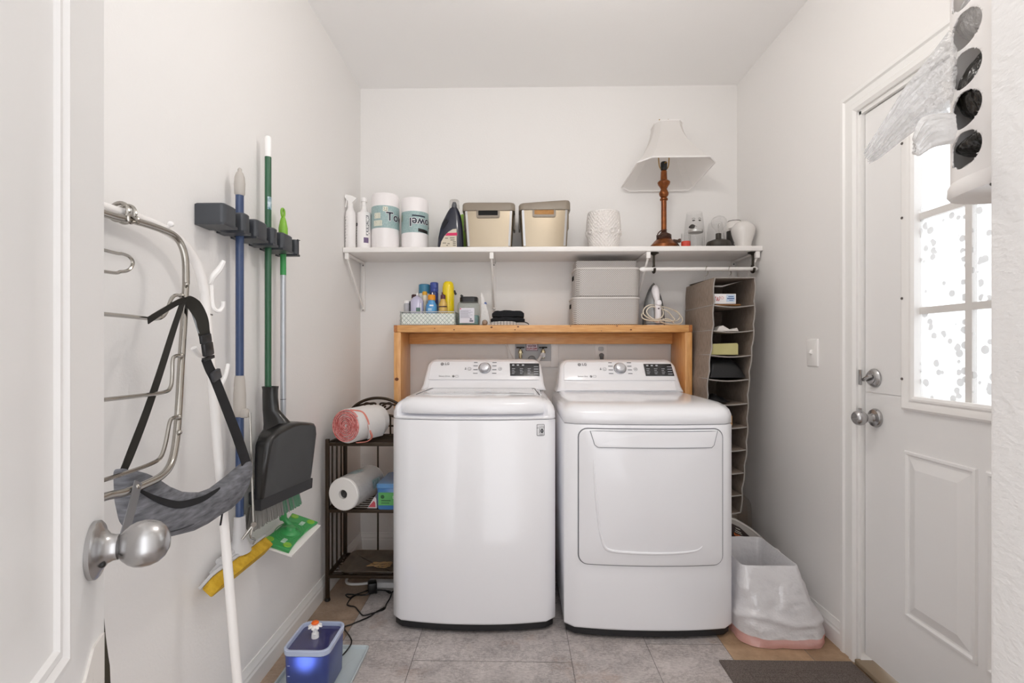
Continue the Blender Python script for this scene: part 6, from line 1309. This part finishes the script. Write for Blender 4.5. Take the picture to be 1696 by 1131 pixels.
def fountain():
    TR = M('tray_grey_blue', '#c2cccf', .4)
    t = thing('drip_tray', 'pale grey-blue rubber tray under the blue water fountain', 'tray', (-.715, 1.70, 0)); O = rr(-.850, -.578, 1.44, 1.952, .014, 4)
    b = B(); b.loft([[Vector((p, q, z)) for p, q in offset(O, o)] for z, o in ((.0006, .004), (.016, 0), (.018, .002), (.016, .006), (.006, .010), (.0055, .014))]); b.done('tray', TR, t, ang=30)
    x0, x1, y0, y1, z0, z1 = -.790, -.634, 1.655, 1.838, .0062, .172
    t = thing('pet_fountain', 'translucent blue pet water fountain with a daisy spout on the grey tray', 'fountain', ((x0+x1)/2, (y0+y1)/2, z0)); O = rr(x0, x1, y0, y1, .030, 6)
    m = M('fountain_blue', '#6478d2', .5, trans=.8, coat=.4)
    b = B(); b.loft([[Vector((p, q, z)) for p, q in offset(O, o)] for z, o in ((z0, .012), (z0+.008, .006), (z1-.022, .0015), (z1-.020, .006), (z0+.018, .012))]); b.done('tank', m, t, ang=40)
    b = B(); b.loft([[Vector((p, q, z)) for p, q in offset(O, o)] for z, o in ((z1-.0195, .0005), (z1-.018, -.002), (z1-.002, -.003), (z1, -.001), (z1, .006), (z1-.010, .008), (z1-.0195, .008))], cap0=False, cap1=False); b.done('rim', glassmat('rim_clear', '#cdd8f0', .35, .2) if 0 else M('rim_frost', '#b9c4dd', .3, coat=.4), t, ang=40)
    b = B(); b.loft([[Vector((p, q, z)) for p, q in offset(O, .0085)] for z in (z1-.024, z1-.012)]); b.done('water_tray', M('fountain_navy', '#3a3a68', .08, coat=.6), t)
    # blue night light behind the front wall
    b = B(); xm = (x0+x1)/2-.02; b.sphere((xm, y0+.062, .108), (.034, .014, .032), 16); lt = b.done('led_light', M('led_blue', '#6f9bff', .5, emit='#dfe8ff', es=5), t); lt['label'] = 'glowing blue light'
    b = B()
    for z in (.12, .085, .05): b.box(x0+.020, x0+.028, y0-.0008, y0+.002, z, z+.0012)
    b.done('level_mark', M('mark_white', '#b9c4e8', .5), t)
    xs, ys = at(522, 1040, 1.755).x, 1.755; b = B(); b.lathe([(.013, z1-.012), (.012, z1+.004), (.009, z1+.006), (.008, z1+.020), (.011, z1+.022), (.011, z1+.030)], (xs, ys, 0), Z3, 18); st = b.done('spout_stem', WHITEP, t)
    zt = z1+.038
    for k in range(8):
        a = 2*math.pi*k/8; m = Matrix.Rotation(a, 3, 'Z') @ Matrix.Rotation(math.radians(24), 3, 'Y'); b = B(); b.sphere(Vector((xs, ys, zt))+m @ Vector((.0165, 0, 0)), (.0115, .0072, .0035), 12, 0, m); b.done('petal', WHITEP, st)
    b = B(); b.sphere((xs, ys, zt+.003), (.0135, .0135, .006), 16); b.done('flower_center', M('daisy_orange', '#ee6a1a', .4), st)
fountain()

# ================================================================ hanging organiser
def organizer():
    F1 = M('linen_taupe', '#7c6d61', .95, col2='#a09184', ns=90, stretch=(3, 3, .35), nstr=(.3, .7), bump=(500, .5, .001)); F2 = M('linen_edge', '#a09a95', .9, bump=(500, .4, .001))
    y0, y1 = 2.480, 2.865; vsh = [459, 505, 547, 588, 628, 668, 707, 745, 783, 820, 849]; zs = [1.19-(v-578)*2.45/820 for v in vsh]; zt = zs[0]
    dx = lambda z: -(zt-z)*.060+.004*math.sin(z*11)
    xl = lambda z, y: max(.994+dx(z)+(y-y0)*-.020, .956); xr = lambda z, y: 1.188+dx(z)
    t = thing('hanging_organizer', 'taupe fabric hanging shelf organizer on the closet rod in the corner', 'organizer', (1.08, 2.665, zs[-1]))
    for nm, f, s in (('side_panel', xl, -1), ('side_panel', xr, 1)):
        b = B(); n = 60
        def pan(o): return lambda i, j: Vector((f(zt+(zs[-1]-zt)*i, y0+(y1-y0)*j)+o+s*.006*abs(math.sin(math.pi*10*i))*(.4+.6*math.sin(math.pi*j)), y0+(y1-y0)*j, zt+(zs[-1]-zt)*i))
        b.grid(n, 10, pan(0)); b.grid(n, 10, pan(.0022*s)); b.done(nm, F1, t, ang=60)
    b = B(); b.grid(40, 4, lambda i, j: Vector((xl(zt+(zs[-1]-zt)*i, y1)+(xr(zt+(zs[-1]-zt)*i, y1)-xl(zt+(zs[-1]-zt)*i, y1))*j, y1-.004, zt+(zs[-1]-zt)*i))); b.done('back_panel', F1, t)
    for k, z in enumerate(zs):
        sag = .010 if 0 < k else .0
        def sh(o): return lambda i, j: Vector((xl(z, y0)+(xr(z, y0)-xl(z, y0))*i, y0+.001+(y1-y0-.006)*j, z+o-sag*math.sin(math.pi*i)*(.35+.65*math.sin(math.pi*min(1, j+.25)))+(.012*j if k == 0 else 0)))
        b = B(); b.grid(10, 8, sh(0)); b.grid(10, 8, sh(-.004)); s_ = b.done('shelf' if k else 'top_panel', F1, t, ang=60)
        b = B(); q = [sh(-.002)(i/10, 0) for i in range(11)]; b.tube([p-Y3*.001 for p in q], .0032, 6); b.done('edge_binding', F2, s_)
    for f in (xl, xr):
        b = B(); b.tube([Vector((f(z, y0)+(.006 if f is xr else -.006)*abs(math.sin(math.pi*10*(zt-z)/(zt-zs[-1]))), y0-.001, z)) for z in [zt+(zs[-1]-zt)*i/60 for i in range(61)]], .0032, 6); b.done('edge_binding', F2, t)
    b = B()
    for k, z in enumerate(zs[1:], 1): b.tube([Vector((xl(z, y0+(y1-y0)*j/8)-.004, y0+(y1-y0)*j/8, z+.001)) for j in range(9)], .0028, 6)
    b.done('side_seams', F2, t)
    for u in (1169, 1207):
        x = at(u, 440, 2.665).x; rz = 1.617; b = B()
        b.tube(cr([(x-.004, 2.665, zt+.004), (x-.004, 2.665, zt+.03), (x+.012, 2.668, rz-.025), (x+.014, 2.677, rz-.004), (x+.010, 2.672, rz+.012), (x+.004, 2.662, rz+.0135), (x-.004, 2.650, rz+.006), (x-.010, 2.648, rz-.014)], 6), .0016, 6); b.done('hook', CHROME, t)
    # contents
    Z = lambda k: zs[k]+.0015
    def X(k, f): z = zs[k]; return xl(z, y0)+(xr(z, y0)-xl(z, y0))*f
    z = Z(1)+.0062; b = B(); b.box(X(1, .08), X(1, .72), 2.50, 2.60, z-.008, z-.0005, .002); tag(b.done('book', M('book_tan', '#9a6b3c', .6)), 'flat tan book under the white printed box in the top pocket', 'book')
    t2 = thing('medicine_box', 'white box with a red script letter in the top organizer pocket', 'box', (X(1, .3), 2.53, z)); xa, xb = X(1, .03), X(1, .585)
    b = B(); b.box(xa, xb, 2.495, 2.56, z, z+.050, .001); bx = b.done('box', M('box_white', '#e9e6e6', .5), t2)
    b = B(); xm = xb-.048; b.box(xm, xb-.006, 2.4940, 2.4948, z+.010, z+.046); b.done('box_panel', M('box_paleblue', '#c2d3e6', .5), bx)
    b = B(); b.box(xm+.010, xb-.012, 2.4933, 2.4938, z+.034, z+.038); b.box(xm+.004, xb-.009, 2.4933, 2.4938, z+.024, z+.029); b.box(xm+.014, xb-.014, 2.4933, 2.4938, z+.016, z+.019); b.done('box_lettering', M('print_steel', '#41639a', .5), bx)
    b = B(); q = [(0, .022), (.002, .026), (.004, .010), (.008, .006), (.011, .020), (.012, .024), (.013, .008), (.017, .006), (.021, .016), (.022, .025), (.019, .025)]; b.tube(cr([(xa+.006+a, 2.4945, z+.010+c) for a, c in q], 5), .0013, 6); b.done('script_letter', M('print_scarlet', '#b3262f', .5), bx)
    b = B(); b.tube([(xa+.040+.006*math.cos(a), 2.4945, z+.030+.006*math.sin(a)) for a in [2*math.pi*i/12 for i in range(12)]], .0012, 5, True); b.done('box_seal', M('print_pink', '#e0a9a4', .5), bx)
    z = Z(2); b = B(); b.loft([[Vector((X(2, a), y, z+h)) for a, h in ((.14, -.004), (.70, -.004), (.66, .012), (.56, .006), (.47, .004), (.30, .024), (.20, .018))] for y in (2.505, 2.56)]); tag(b.done('tissue_paper', M('tissue_white', '#e6e1dc', .8)), 'crumpled white tissue in the second organizer pocket', 'tissue')
    z = Z(3); b = B(); O = [(X(3, .02), z), (X(3, .73), z), (X(3, .73), z+.052), (X(3, .70), z+.058), (X(3, .02), z+.054)]; b.loft([[Vector((p, y, q)) for p, q in O] for y in (2.50, 2.64)]); tag(b.done('folded_towel', M('towel_yellow', '#b3ac74', .7, col2='#c2bb84', ns=6)), 'pale yellow folded pack in the third organizer pocket', 'towel')
    z = Z(4); b = B(); n = 20
    def puff(i, j): a = math.pi*j; w_ = (X(4, .985)-X(4, .015))/2; c = X(4, .5); p = -1+2*i; hh = .098*(1-max(0, p-.25)**2*1.3)*(1-.45*max(0, -p-.9)) ; return Vector((c+w_*p*(.93+.07*math.sin(a)), 2.56-.075*math.cos(a), z+.002+max(.004, hh*math.sin(a)**.6*(1+.05*noise.noise(Vector((p*4, a*2, 2))))*(1-abs(p)**14))))
    b.grid(n, 14, puff); b.done('pouch_body', M('nylon_black', '#101012', .5, bump=(30, .6, .004)), thing('black_pouch', 'puffy black pouch filling the fourth organizer pocket', 'pouch', (X(4, .5), 2.56, z)))
    z = Z(5); b = B(); b.grid(16, 10, lambda i, j: Vector((X(5, .02+.60*i), 2.50+.12*j, z+.003+.034*math.sin(math.pi*j)**.6*(1-i**3)*(1+.2*math.sin(i*17)) if 0 < j < 1 else z))); tag(b.done('cloth', M('nylon_black', '#101012', .5)), 'black cloth lying in the fifth organizer pocket', 'cloth')
    z = Z(6); b = B(); b.box(X(6, .45), X(6, .68), 2.50, 2.62, z+.001, z+.050, .002); tag(b.done('cardboard_box', M('cardboard', '#b78a55', .7)), 'small brown cardboard box in the sixth organizer pocket', 'box')
organizer()

# ================================================================ trash bag, tub and mat by the exterior door
def trash():
    BW = clothmat('trash_white', '#f7f6f8', .28, bump=(16, .8, .012), gloss=.10); BP_ = clothmat('trash_pink', '#fcc6bd', .4, bump=(30, .5, .004), gloss=.06)
    t = thing('trash_bag', 'open white trash bag with a pink drawstring hem draped over a low bin', 'trash bag', (1.08, 2.2, 0))
    n = 112
    def pl(x0, x1, y0, y1, r, cnt=n):
        q = rr(x0, x1, y0, y1, r, 7); out = []; P = [Vector((*p, 0)) for p in q]; P.append(P[0]); D = [0]
        for a, c in zip(P, P[1:]): D.append(D[-1]+(c-a).length)
        for i in range(cnt):
            s = D[-1]*i/cnt; k = max(j for j in range(len(D)) if D[j] <= s+1e-9); k = min(k, len(P)-2); f_ = (s-D[k])/max(1e-9, D[k+1]-D[k]); out.append(P[k].lerp(P[k+1], f_))
        return out
    top = pl(.945, 1.176, 2.085, 2.405, .02); bot = pl(.912, 1.262, 1.985, 2.46, .09)
    def P(k, s):
        a, c = top[k], bot[k]; sh = 1-(1-s)**1.55
        p = a.lerp(c, sh); ang = math.atan2(p.y-2.22, p.x-1.08); zz = .286*(1-s)+.002
        zz += (.010*math.sin(5*ang)*(1-s)*(s > 0))
        w_ = .016*noise.noise(Vector((p.x*9, p.y*9, s*3.2)))*math.sin(math.pi*min(1, s*1.2)) + .010*abs(noise.noise(Vector((p.x*16+s*4, p.y*16, s*7))))*min(1, s*4) + .012*noise.noise(Vector((p.x*22, p.y*22, s*5)))*min(1, s*3)*.6
        crs = .010*max(0, 1-abs(s-.66-.05*math.sin(4*ang))/.06)
        d = Vector((p.x-1.08, p.y-2.22, 0)).normalized(); p = p+d*(w_+crs); p.z = max(.003, zz); p.x = max(p.x, .9075); p.x = min(p.x, 1.280); p.y = min(p.y, 2.438); return p
    m = 34; ls = [[P(k, j/m) for k in range(n)] for j in range(m+1)]
    b = B(); b.loft(ls[:m-3], cap0=False, cap1=False)
    ins = [[Vector((p.x*.97+.03*1.08, p.y*.97+.03*2.24, .285)) for p in ls[0]], [Vector((p.x*.95+.05*1.08, p.y*.95+.05*2.24, .15+.02*noise.noise(p*8))) for p in ls[0]], [Vector((p.x*.9+.1*1.08, p.y*.9+.1*2.24, .02)) for p in ls[0]]]
    b.loft([ls[0]]+ins, cap0=False); bmesh.ops.remove_doubles(b.b, verts=b.b.verts[:], dist=.00005); b.done('bag', BW, t, ang=80)
    b = B(); b.loft(ls[m-4:], cap0=False, cap1=False); h = b.done('drawstring_hem', BP_, t, ang=80); h['label'] = 'pink drawstring hem'
    b = B(); p = atZ(1323, 1070, .004); b.obox((p.x, p.y+.012, .006), (.030, .014, .006), None, .002); b.done('drawstring', M('orange_string', '#e0641e', .6), t)
    # pale bin lid leaning behind
    t = thing('bin_lid', 'pale grey plastic lid leaning behind the white trash bag', 'lid', (1.08, 2.44, .0)); q = [atX(0, 0, 1)if 0 else None]
    O = rr(-.20, .20, 0, .40, .06, 6); c = Vector((.999, 2.475, .0)); ax = Vector((1, 0, 0)); 
    O = [(1.00, .03), (1.255, .03), (1.255, .20), (1.21, .268), (1.15, .315), (1.10, .345), (1.07, .357), (1.00, .360)]
    OO = cr([(a, e, 0) for a, e in O], 3, True); O2 = [(p.x, p.y) for p in OO]
    mp = lambda a, e, d: Vector((a, 2.4622+d, e)); 
    b = B(); b.plate(O2, mp, .0115, .004); b.done('panel', M('lid_grey', '#b9b3ad', .45), t)
    b = B(); b.tube([mp(a, e, -.002) for a, e in offset(O2, .006)], .004, 6, True); b.done('lid_ridge', M('lid_grey2', '#d8d3cd', .4), t)
    p = thing('snack_package', 'dark brown package with orange print behind the trash bag', 'package', (1.09, 2.45, .0)); b = B()
    mq = lambda a, e, d: Vector((a, 2.444+d, e)); b.plate([(1.00, .02), (1.19, .02), (1.158, .262), (1.10, .315), (1.065, .332), (1.00, .336)], mq, .012, .004); pk = b.done('package', M('pack_brown', '#2f2220', .4, coat=.3), p)
    b = B()
    for pts in ([(.964, .322), (.985, .312)], [(.962, .312), (.99, .297)], [(.960, .304), (.995, .288)]): b.tube([mq(a+.112, e-.006, -.0006) for a, e in pts], .0014, 5)
    b.done('package_print', M('print_cream', '#dcdccb', .5), pk)
    b = B()
    for pts in ([(.958, .298), (.959, .288), (.966, .285), (.966, .292)], [(.966, .293), (.967, .268)], [(.974, .290), (.975, .268)], [(.972, .288), (.982, .284)], [(.985, .284), (.985, .266), (.990, .266)]): b.tube([mq(a+.112, e-.006, -.0008) for a, e in pts], .0022, 6)
    b.done('package_lettering', M('print_orange', '#d9712c', .5), pk)
    # clear round container behind
    t = thing('clear_tub', 'clear round plastic tub in the corner below the hanging organizer', 'tub', (1.14, 2.70, 0)); c = (1.205, 2.72, .0008)
    b = B(); b.lathe([(.062, 0), (.07, .01), (.073, .28), (.073, .32), (.069, .352), (.058, .378), (.04, .392), (.0, .398)], c, Z3, 40); b.done('tub', glassmat('tub_plastic', '#f6f4f1', .3, .12), t)
trash()
def mat():
    m = bpy.data.materials.new('mat_pile'); m.use_nodes = True; N, L = m.node_tree.nodes, m.node_tree.links; p = N['Principled BSDF']; p.inputs['Roughness'].default_value = .95
    tc = N.new('ShaderNodeTexCoord'); n = N.new('ShaderNodeTexNoise'); n.inputs['Scale'].default_value = 330; n.inputs['Detail'].default_value = 3; L.new(tc.outputs['Object'], n.inputs['Vector'])
    r = N.new('ShaderNodeValToRGB'); r.color_ramp.elements[0].position, r.color_ramp.elements[1].position = .35, .7; r.color_ramp.elements[0].color = lin('#4f4540'); r.color_ramp.elements[1].color = lin('#7d726c'); L.new(n.outputs['Fac'], r.inputs[0]); L.new(r.outputs[0], p.inputs['Base Color'])
    b1 = N.new('ShaderNodeBump'); b1.inputs['Strength'].default_value = .8; b1.inputs['Distance'].default_value = .003; L.new(n.outputs['Fac'], b1.inputs['Height']); L.new(b1.outputs[0], p.inputs['Normal'])
    x0, x1, y0, y1 = .775, 1.272, 1.30, 1.908
    t = thing('door_mat', 'dark grey-brown door mat in front of the exterior door', 'door mat', ((x0+x1)/2, 1.6, 0)); O = rect4(x0, x1, y0, y1)
    b = B(); b.loft([[Vector((p_, q+.006*math.sin(p_*14)*(q > 1.8), z)) for p_, q in offset(O, o)] for z, o in ((.0006, 0), (.006, 0), (.009, .004), (.009, .060), (.0072, .063), (.0072, .069), (.0088, .072))]); b.done('pile', m, t, ang=25)
    # pressed herringbone lines
    b = B(); gx0, gx1, gy0, gy1 = x0+.078, x1-.078, y0+.078, y1-.078; k = .056
    i = 0
    while gx0+k*i < gx1-.02:
        j = 0
        while gy1-k*.5*j > gy0+.02:
            xa, ya = gx0+k*i, gy1-k*.5*j
            if (i+j) % 2: b.box(xa, min(gx1, xa+k*.92), ya-.0022, ya, .0080, .0092)
            else: b.box(xa, min(gx1, xa+k*.5), ya-.0022, ya, .0080, .0092)
            if (i+2*j) % 3 == 0: b.box(xa, xa+.0022, max(gy0, ya-k), ya, .0080, .0092)
            j += 1
        i += 1
    b.done('pressed_pattern', M('mat_groove', '#564b46', .95), t)
mat()

# ================================================================ plastic-bag dispenser on the near wall, full of bags
def dispenser():
    xc, hw, y0, dp_, z0, z1 = .748, .068, .6886, .142, 1.436, 1.90
    DW = M('dispenser_white', '#efebe8', .3)
    t = thing('bag_dispenser', 'white plastic-bag dispenser with oval holes on the wall beside the exterior door', 'bag dispenser', (xc, y0, z0))
    def sec(a, k=1.): # a 0..1 along a U-shaped section from the near side to the far side
        th = math.pi*a; return (xc-hw*k*math.copysign(abs(math.cos(th))**.75, math.cos(th)), y0+dp_*k*abs(math.sin(th))**.55)
    holes = []
    # finely tessellated shell with oval holes cut out
    na, nz = 120, 300; S = [sec(i/na) for i in range(na+1)]; acc = [0]
    for p, q in zip(S, S[1:]): acc.append(acc[-1]+math.hypot(q[0]-p[0], q[1]-p[1]))
    Ltot = acc[-1]; hc = [(s_, zc) for zc in (1.494, 1.555, 1.616, 1.677, 1.738, 1.799) for s_ in (Ltot*.225, Ltot*.775)]
    ra, rz = .034, .0275
    b = B(); V = {}
    def inhole(s_, z):
        for hs, hz in hc:
            if ((s_-hs)/ra)**2+((z-hz)/rz)**2 < 1: return hs, hz
        return None
    def snap(s_, z):
        # pull vertices next to a hole edge onto its outline
        for hs, hz in hc:
            d = math.hypot((s_-hs)/ra, (z-hz)/rz)
            if .90 < d < 1.10: return hs+(s_-hs)/d, hz+(z-hz)/d
        return s_, z
    def at_s(s_):
        s_ = max(0, min(Ltot, s_)); k = 0
        lo, hi = 0, na
        while hi-lo > 1:
            md = (lo+hi)//2
            if acc[md] <= s_: lo = md
            else: hi = md
        f_ = (s_-acc[lo])/max(1e-9, acc[lo+1]-acc[lo]); return S[lo][0]+(S[lo+1][0]-S[lo][0])*f_, S[lo][1]+(S[lo+1][1]-S[lo][1])*f_
    def vert(i, j):
        if (i, j) not in V:
            s_, z = snap(Ltot*i/na, z0+(z1-z0)*j/nz); x, y = at_s(s_); V[(i, j)] = b.b.verts.new((x, y, z))
        return V[(i, j)]
    for i in range(na):
        for j in range(nz):
            sc, zc = Ltot*(i+.5)/na, z0+(z1-z0)*(j+.5)/nz
            if inhole(sc, zc): continue
            b.face((vert(i, j), vert(i+1, j), vert(i+1, j+1), vert(i, j+1)))
    sh = b.done('shell', DW, t, ang=60); md = sh.modifiers.new('thickness', 'SOLIDIFY'); md.thickness = .0026; md.offset = -1
    b = B(); b.loft([[Vector((x, y, z)) for x, y in [sec(i/40, k) for i in range(41)]] for z, k in ((z0-.004, .96), (z0-.008, 1.0), (z0-.002, 1.035), (z0+.010, 1.03), (z0+.016, 1.0))], closed=False)
    b.loft([[Vector((x, y, z)) for x, y in [sec(i/40, k) for i in range(41)]] for z, k in ((z0-.004, .96), (z0+.002, .90), (z0+.004, .62))], closed=False); b.done('bottom_lip', DW, t, ang=60)
    # bags stuffed inside
    KB = M('bag_black', '#1a1713', .22, bump=(26, 1., .02)); CB = clothmat('bag_clear', '#fdfdfd', .72, bump=(60, 1, .02), gloss=.32, clear=.45); WB_ = clothmat('bag_frost', '#efedeb', .4, bump=(34, 1, .01), gloss=.12)
    def wad(name, mat_, za, zb, seed, label, n=40):
        b = B(); ls = []; m_ = 24
        for j in range(m_+1):
            q = j/m_; e = math.sin(math.pi*min(1, max(0, .06+.88*q)))**.35; z = za+(zb-za)*q; L_ = []
            for i in range(n):
                k = .948-.05*abs(noise.noise(Vector((i*.35, z*38+seed, seed*2.7))))-.03*abs(noise.noise(Vector((i*.9, z*90, seed)))); x, y = sec(i/(n-1), k*e); L_.append(Vector((x, y0+.004+(y-y0)*.97, z)))
            ls.append(L_)
        b.loft(ls); return tag(b.done(name, mat_, ang=80), label, 'plastic bag')
    wad('plastic_bag', KB, 1.530, 1.655, 1, 'black plastic bag bundled in the middle of the white dispenser')
    wad('plastic_bag', KB, 1.488, 1.527, 2, 'black plastic bag seen through the lowest dispenser hole')
    wad('plastic_bag', WB_, 1.442, 1.486, 3, 'white crumpled bag at the bottom of the dispenser')
    wad('plastic_bag', CB, 1.658, 1.760, 4, 'clear crumpled bag behind the topmost visible dispenser hole')
    # long clear bag pulled out of the dispenser, drooping into the room
    def sheet(P, n, m_, amp, seed, name, mat_, label):
        """crumpled bag between an upper and a lower edge line"""
        U, D = cr(P[0], 12), cr(P[1], 12); b = B(); k = len(U)-1
        def f(side):
            def g(i, j):
                q = i*k; a = int(min(k-1, math.floor(q))); fr = q-a; u_, d_ = U[a].lerp(U[a+1], fr), D[a].lerp(D[a+1], fr); p = u_.lerp(d_, j)
                w_ = (u_-d_).length; puff = side*w_*.16*math.sin(math.pi*j)**.7
                ns_ = amp*(noise.noise(Vector((j*7+seed, i*1.6, side*3)))+.6*noise.noise(Vector((j*17, i*3.5+seed, side*5))))*math.sin(math.pi*j)**.4
                return p+nrm*(puff+ns_)+Vector((0, 0, ns_*.25))
            return g
        nrm = (U[-1]-U[0]).cross(D[k//2]-U[k//2]).normalized()
        for s_ in (1, -1): b.grid(n, m_, f(s_))
        bmesh.ops.remove_doubles(b.b, verts=b.b.verts[:], dist=.0002)
        return tag(b.done(name, mat_, ang=80), label, 'plastic bag')
    q = lambda u, v, y: at(u, v, y)
    sheet(([q(1572, 50, .79), q(1530, 105, .80), q(1500, 142, .81), q(1470, 190, .82), q(1443, 232, .83), q(1431, 252, .835)], [q(1572, 186, .79), q(1545, 200, .80), q(1520, 214, .81), q(1490, 236, .82), q(1457, 262, .83), q(1440, 271, .835)]), 70, 44, .007, 1.3, 'plastic_bag', CB, 'long clear crumpled bag pulled out of the dispenser toward the door')
    sheet(([q(1578, 186, .755), q(1540, 190, .755), q(1522, 200, .755), q(1512, 226, .755), q(1513, 232, .755)], [q(1578, 238, .755), q(1550, 243, .755), q(1535, 250, .755), q(1522, 258, .755), q(1516, 252, .755)]), 40, 26, .006, 4.7, 'plastic_bag', WB_, 'small white crumpled bag end hanging under the long clear bag')
dispenser()
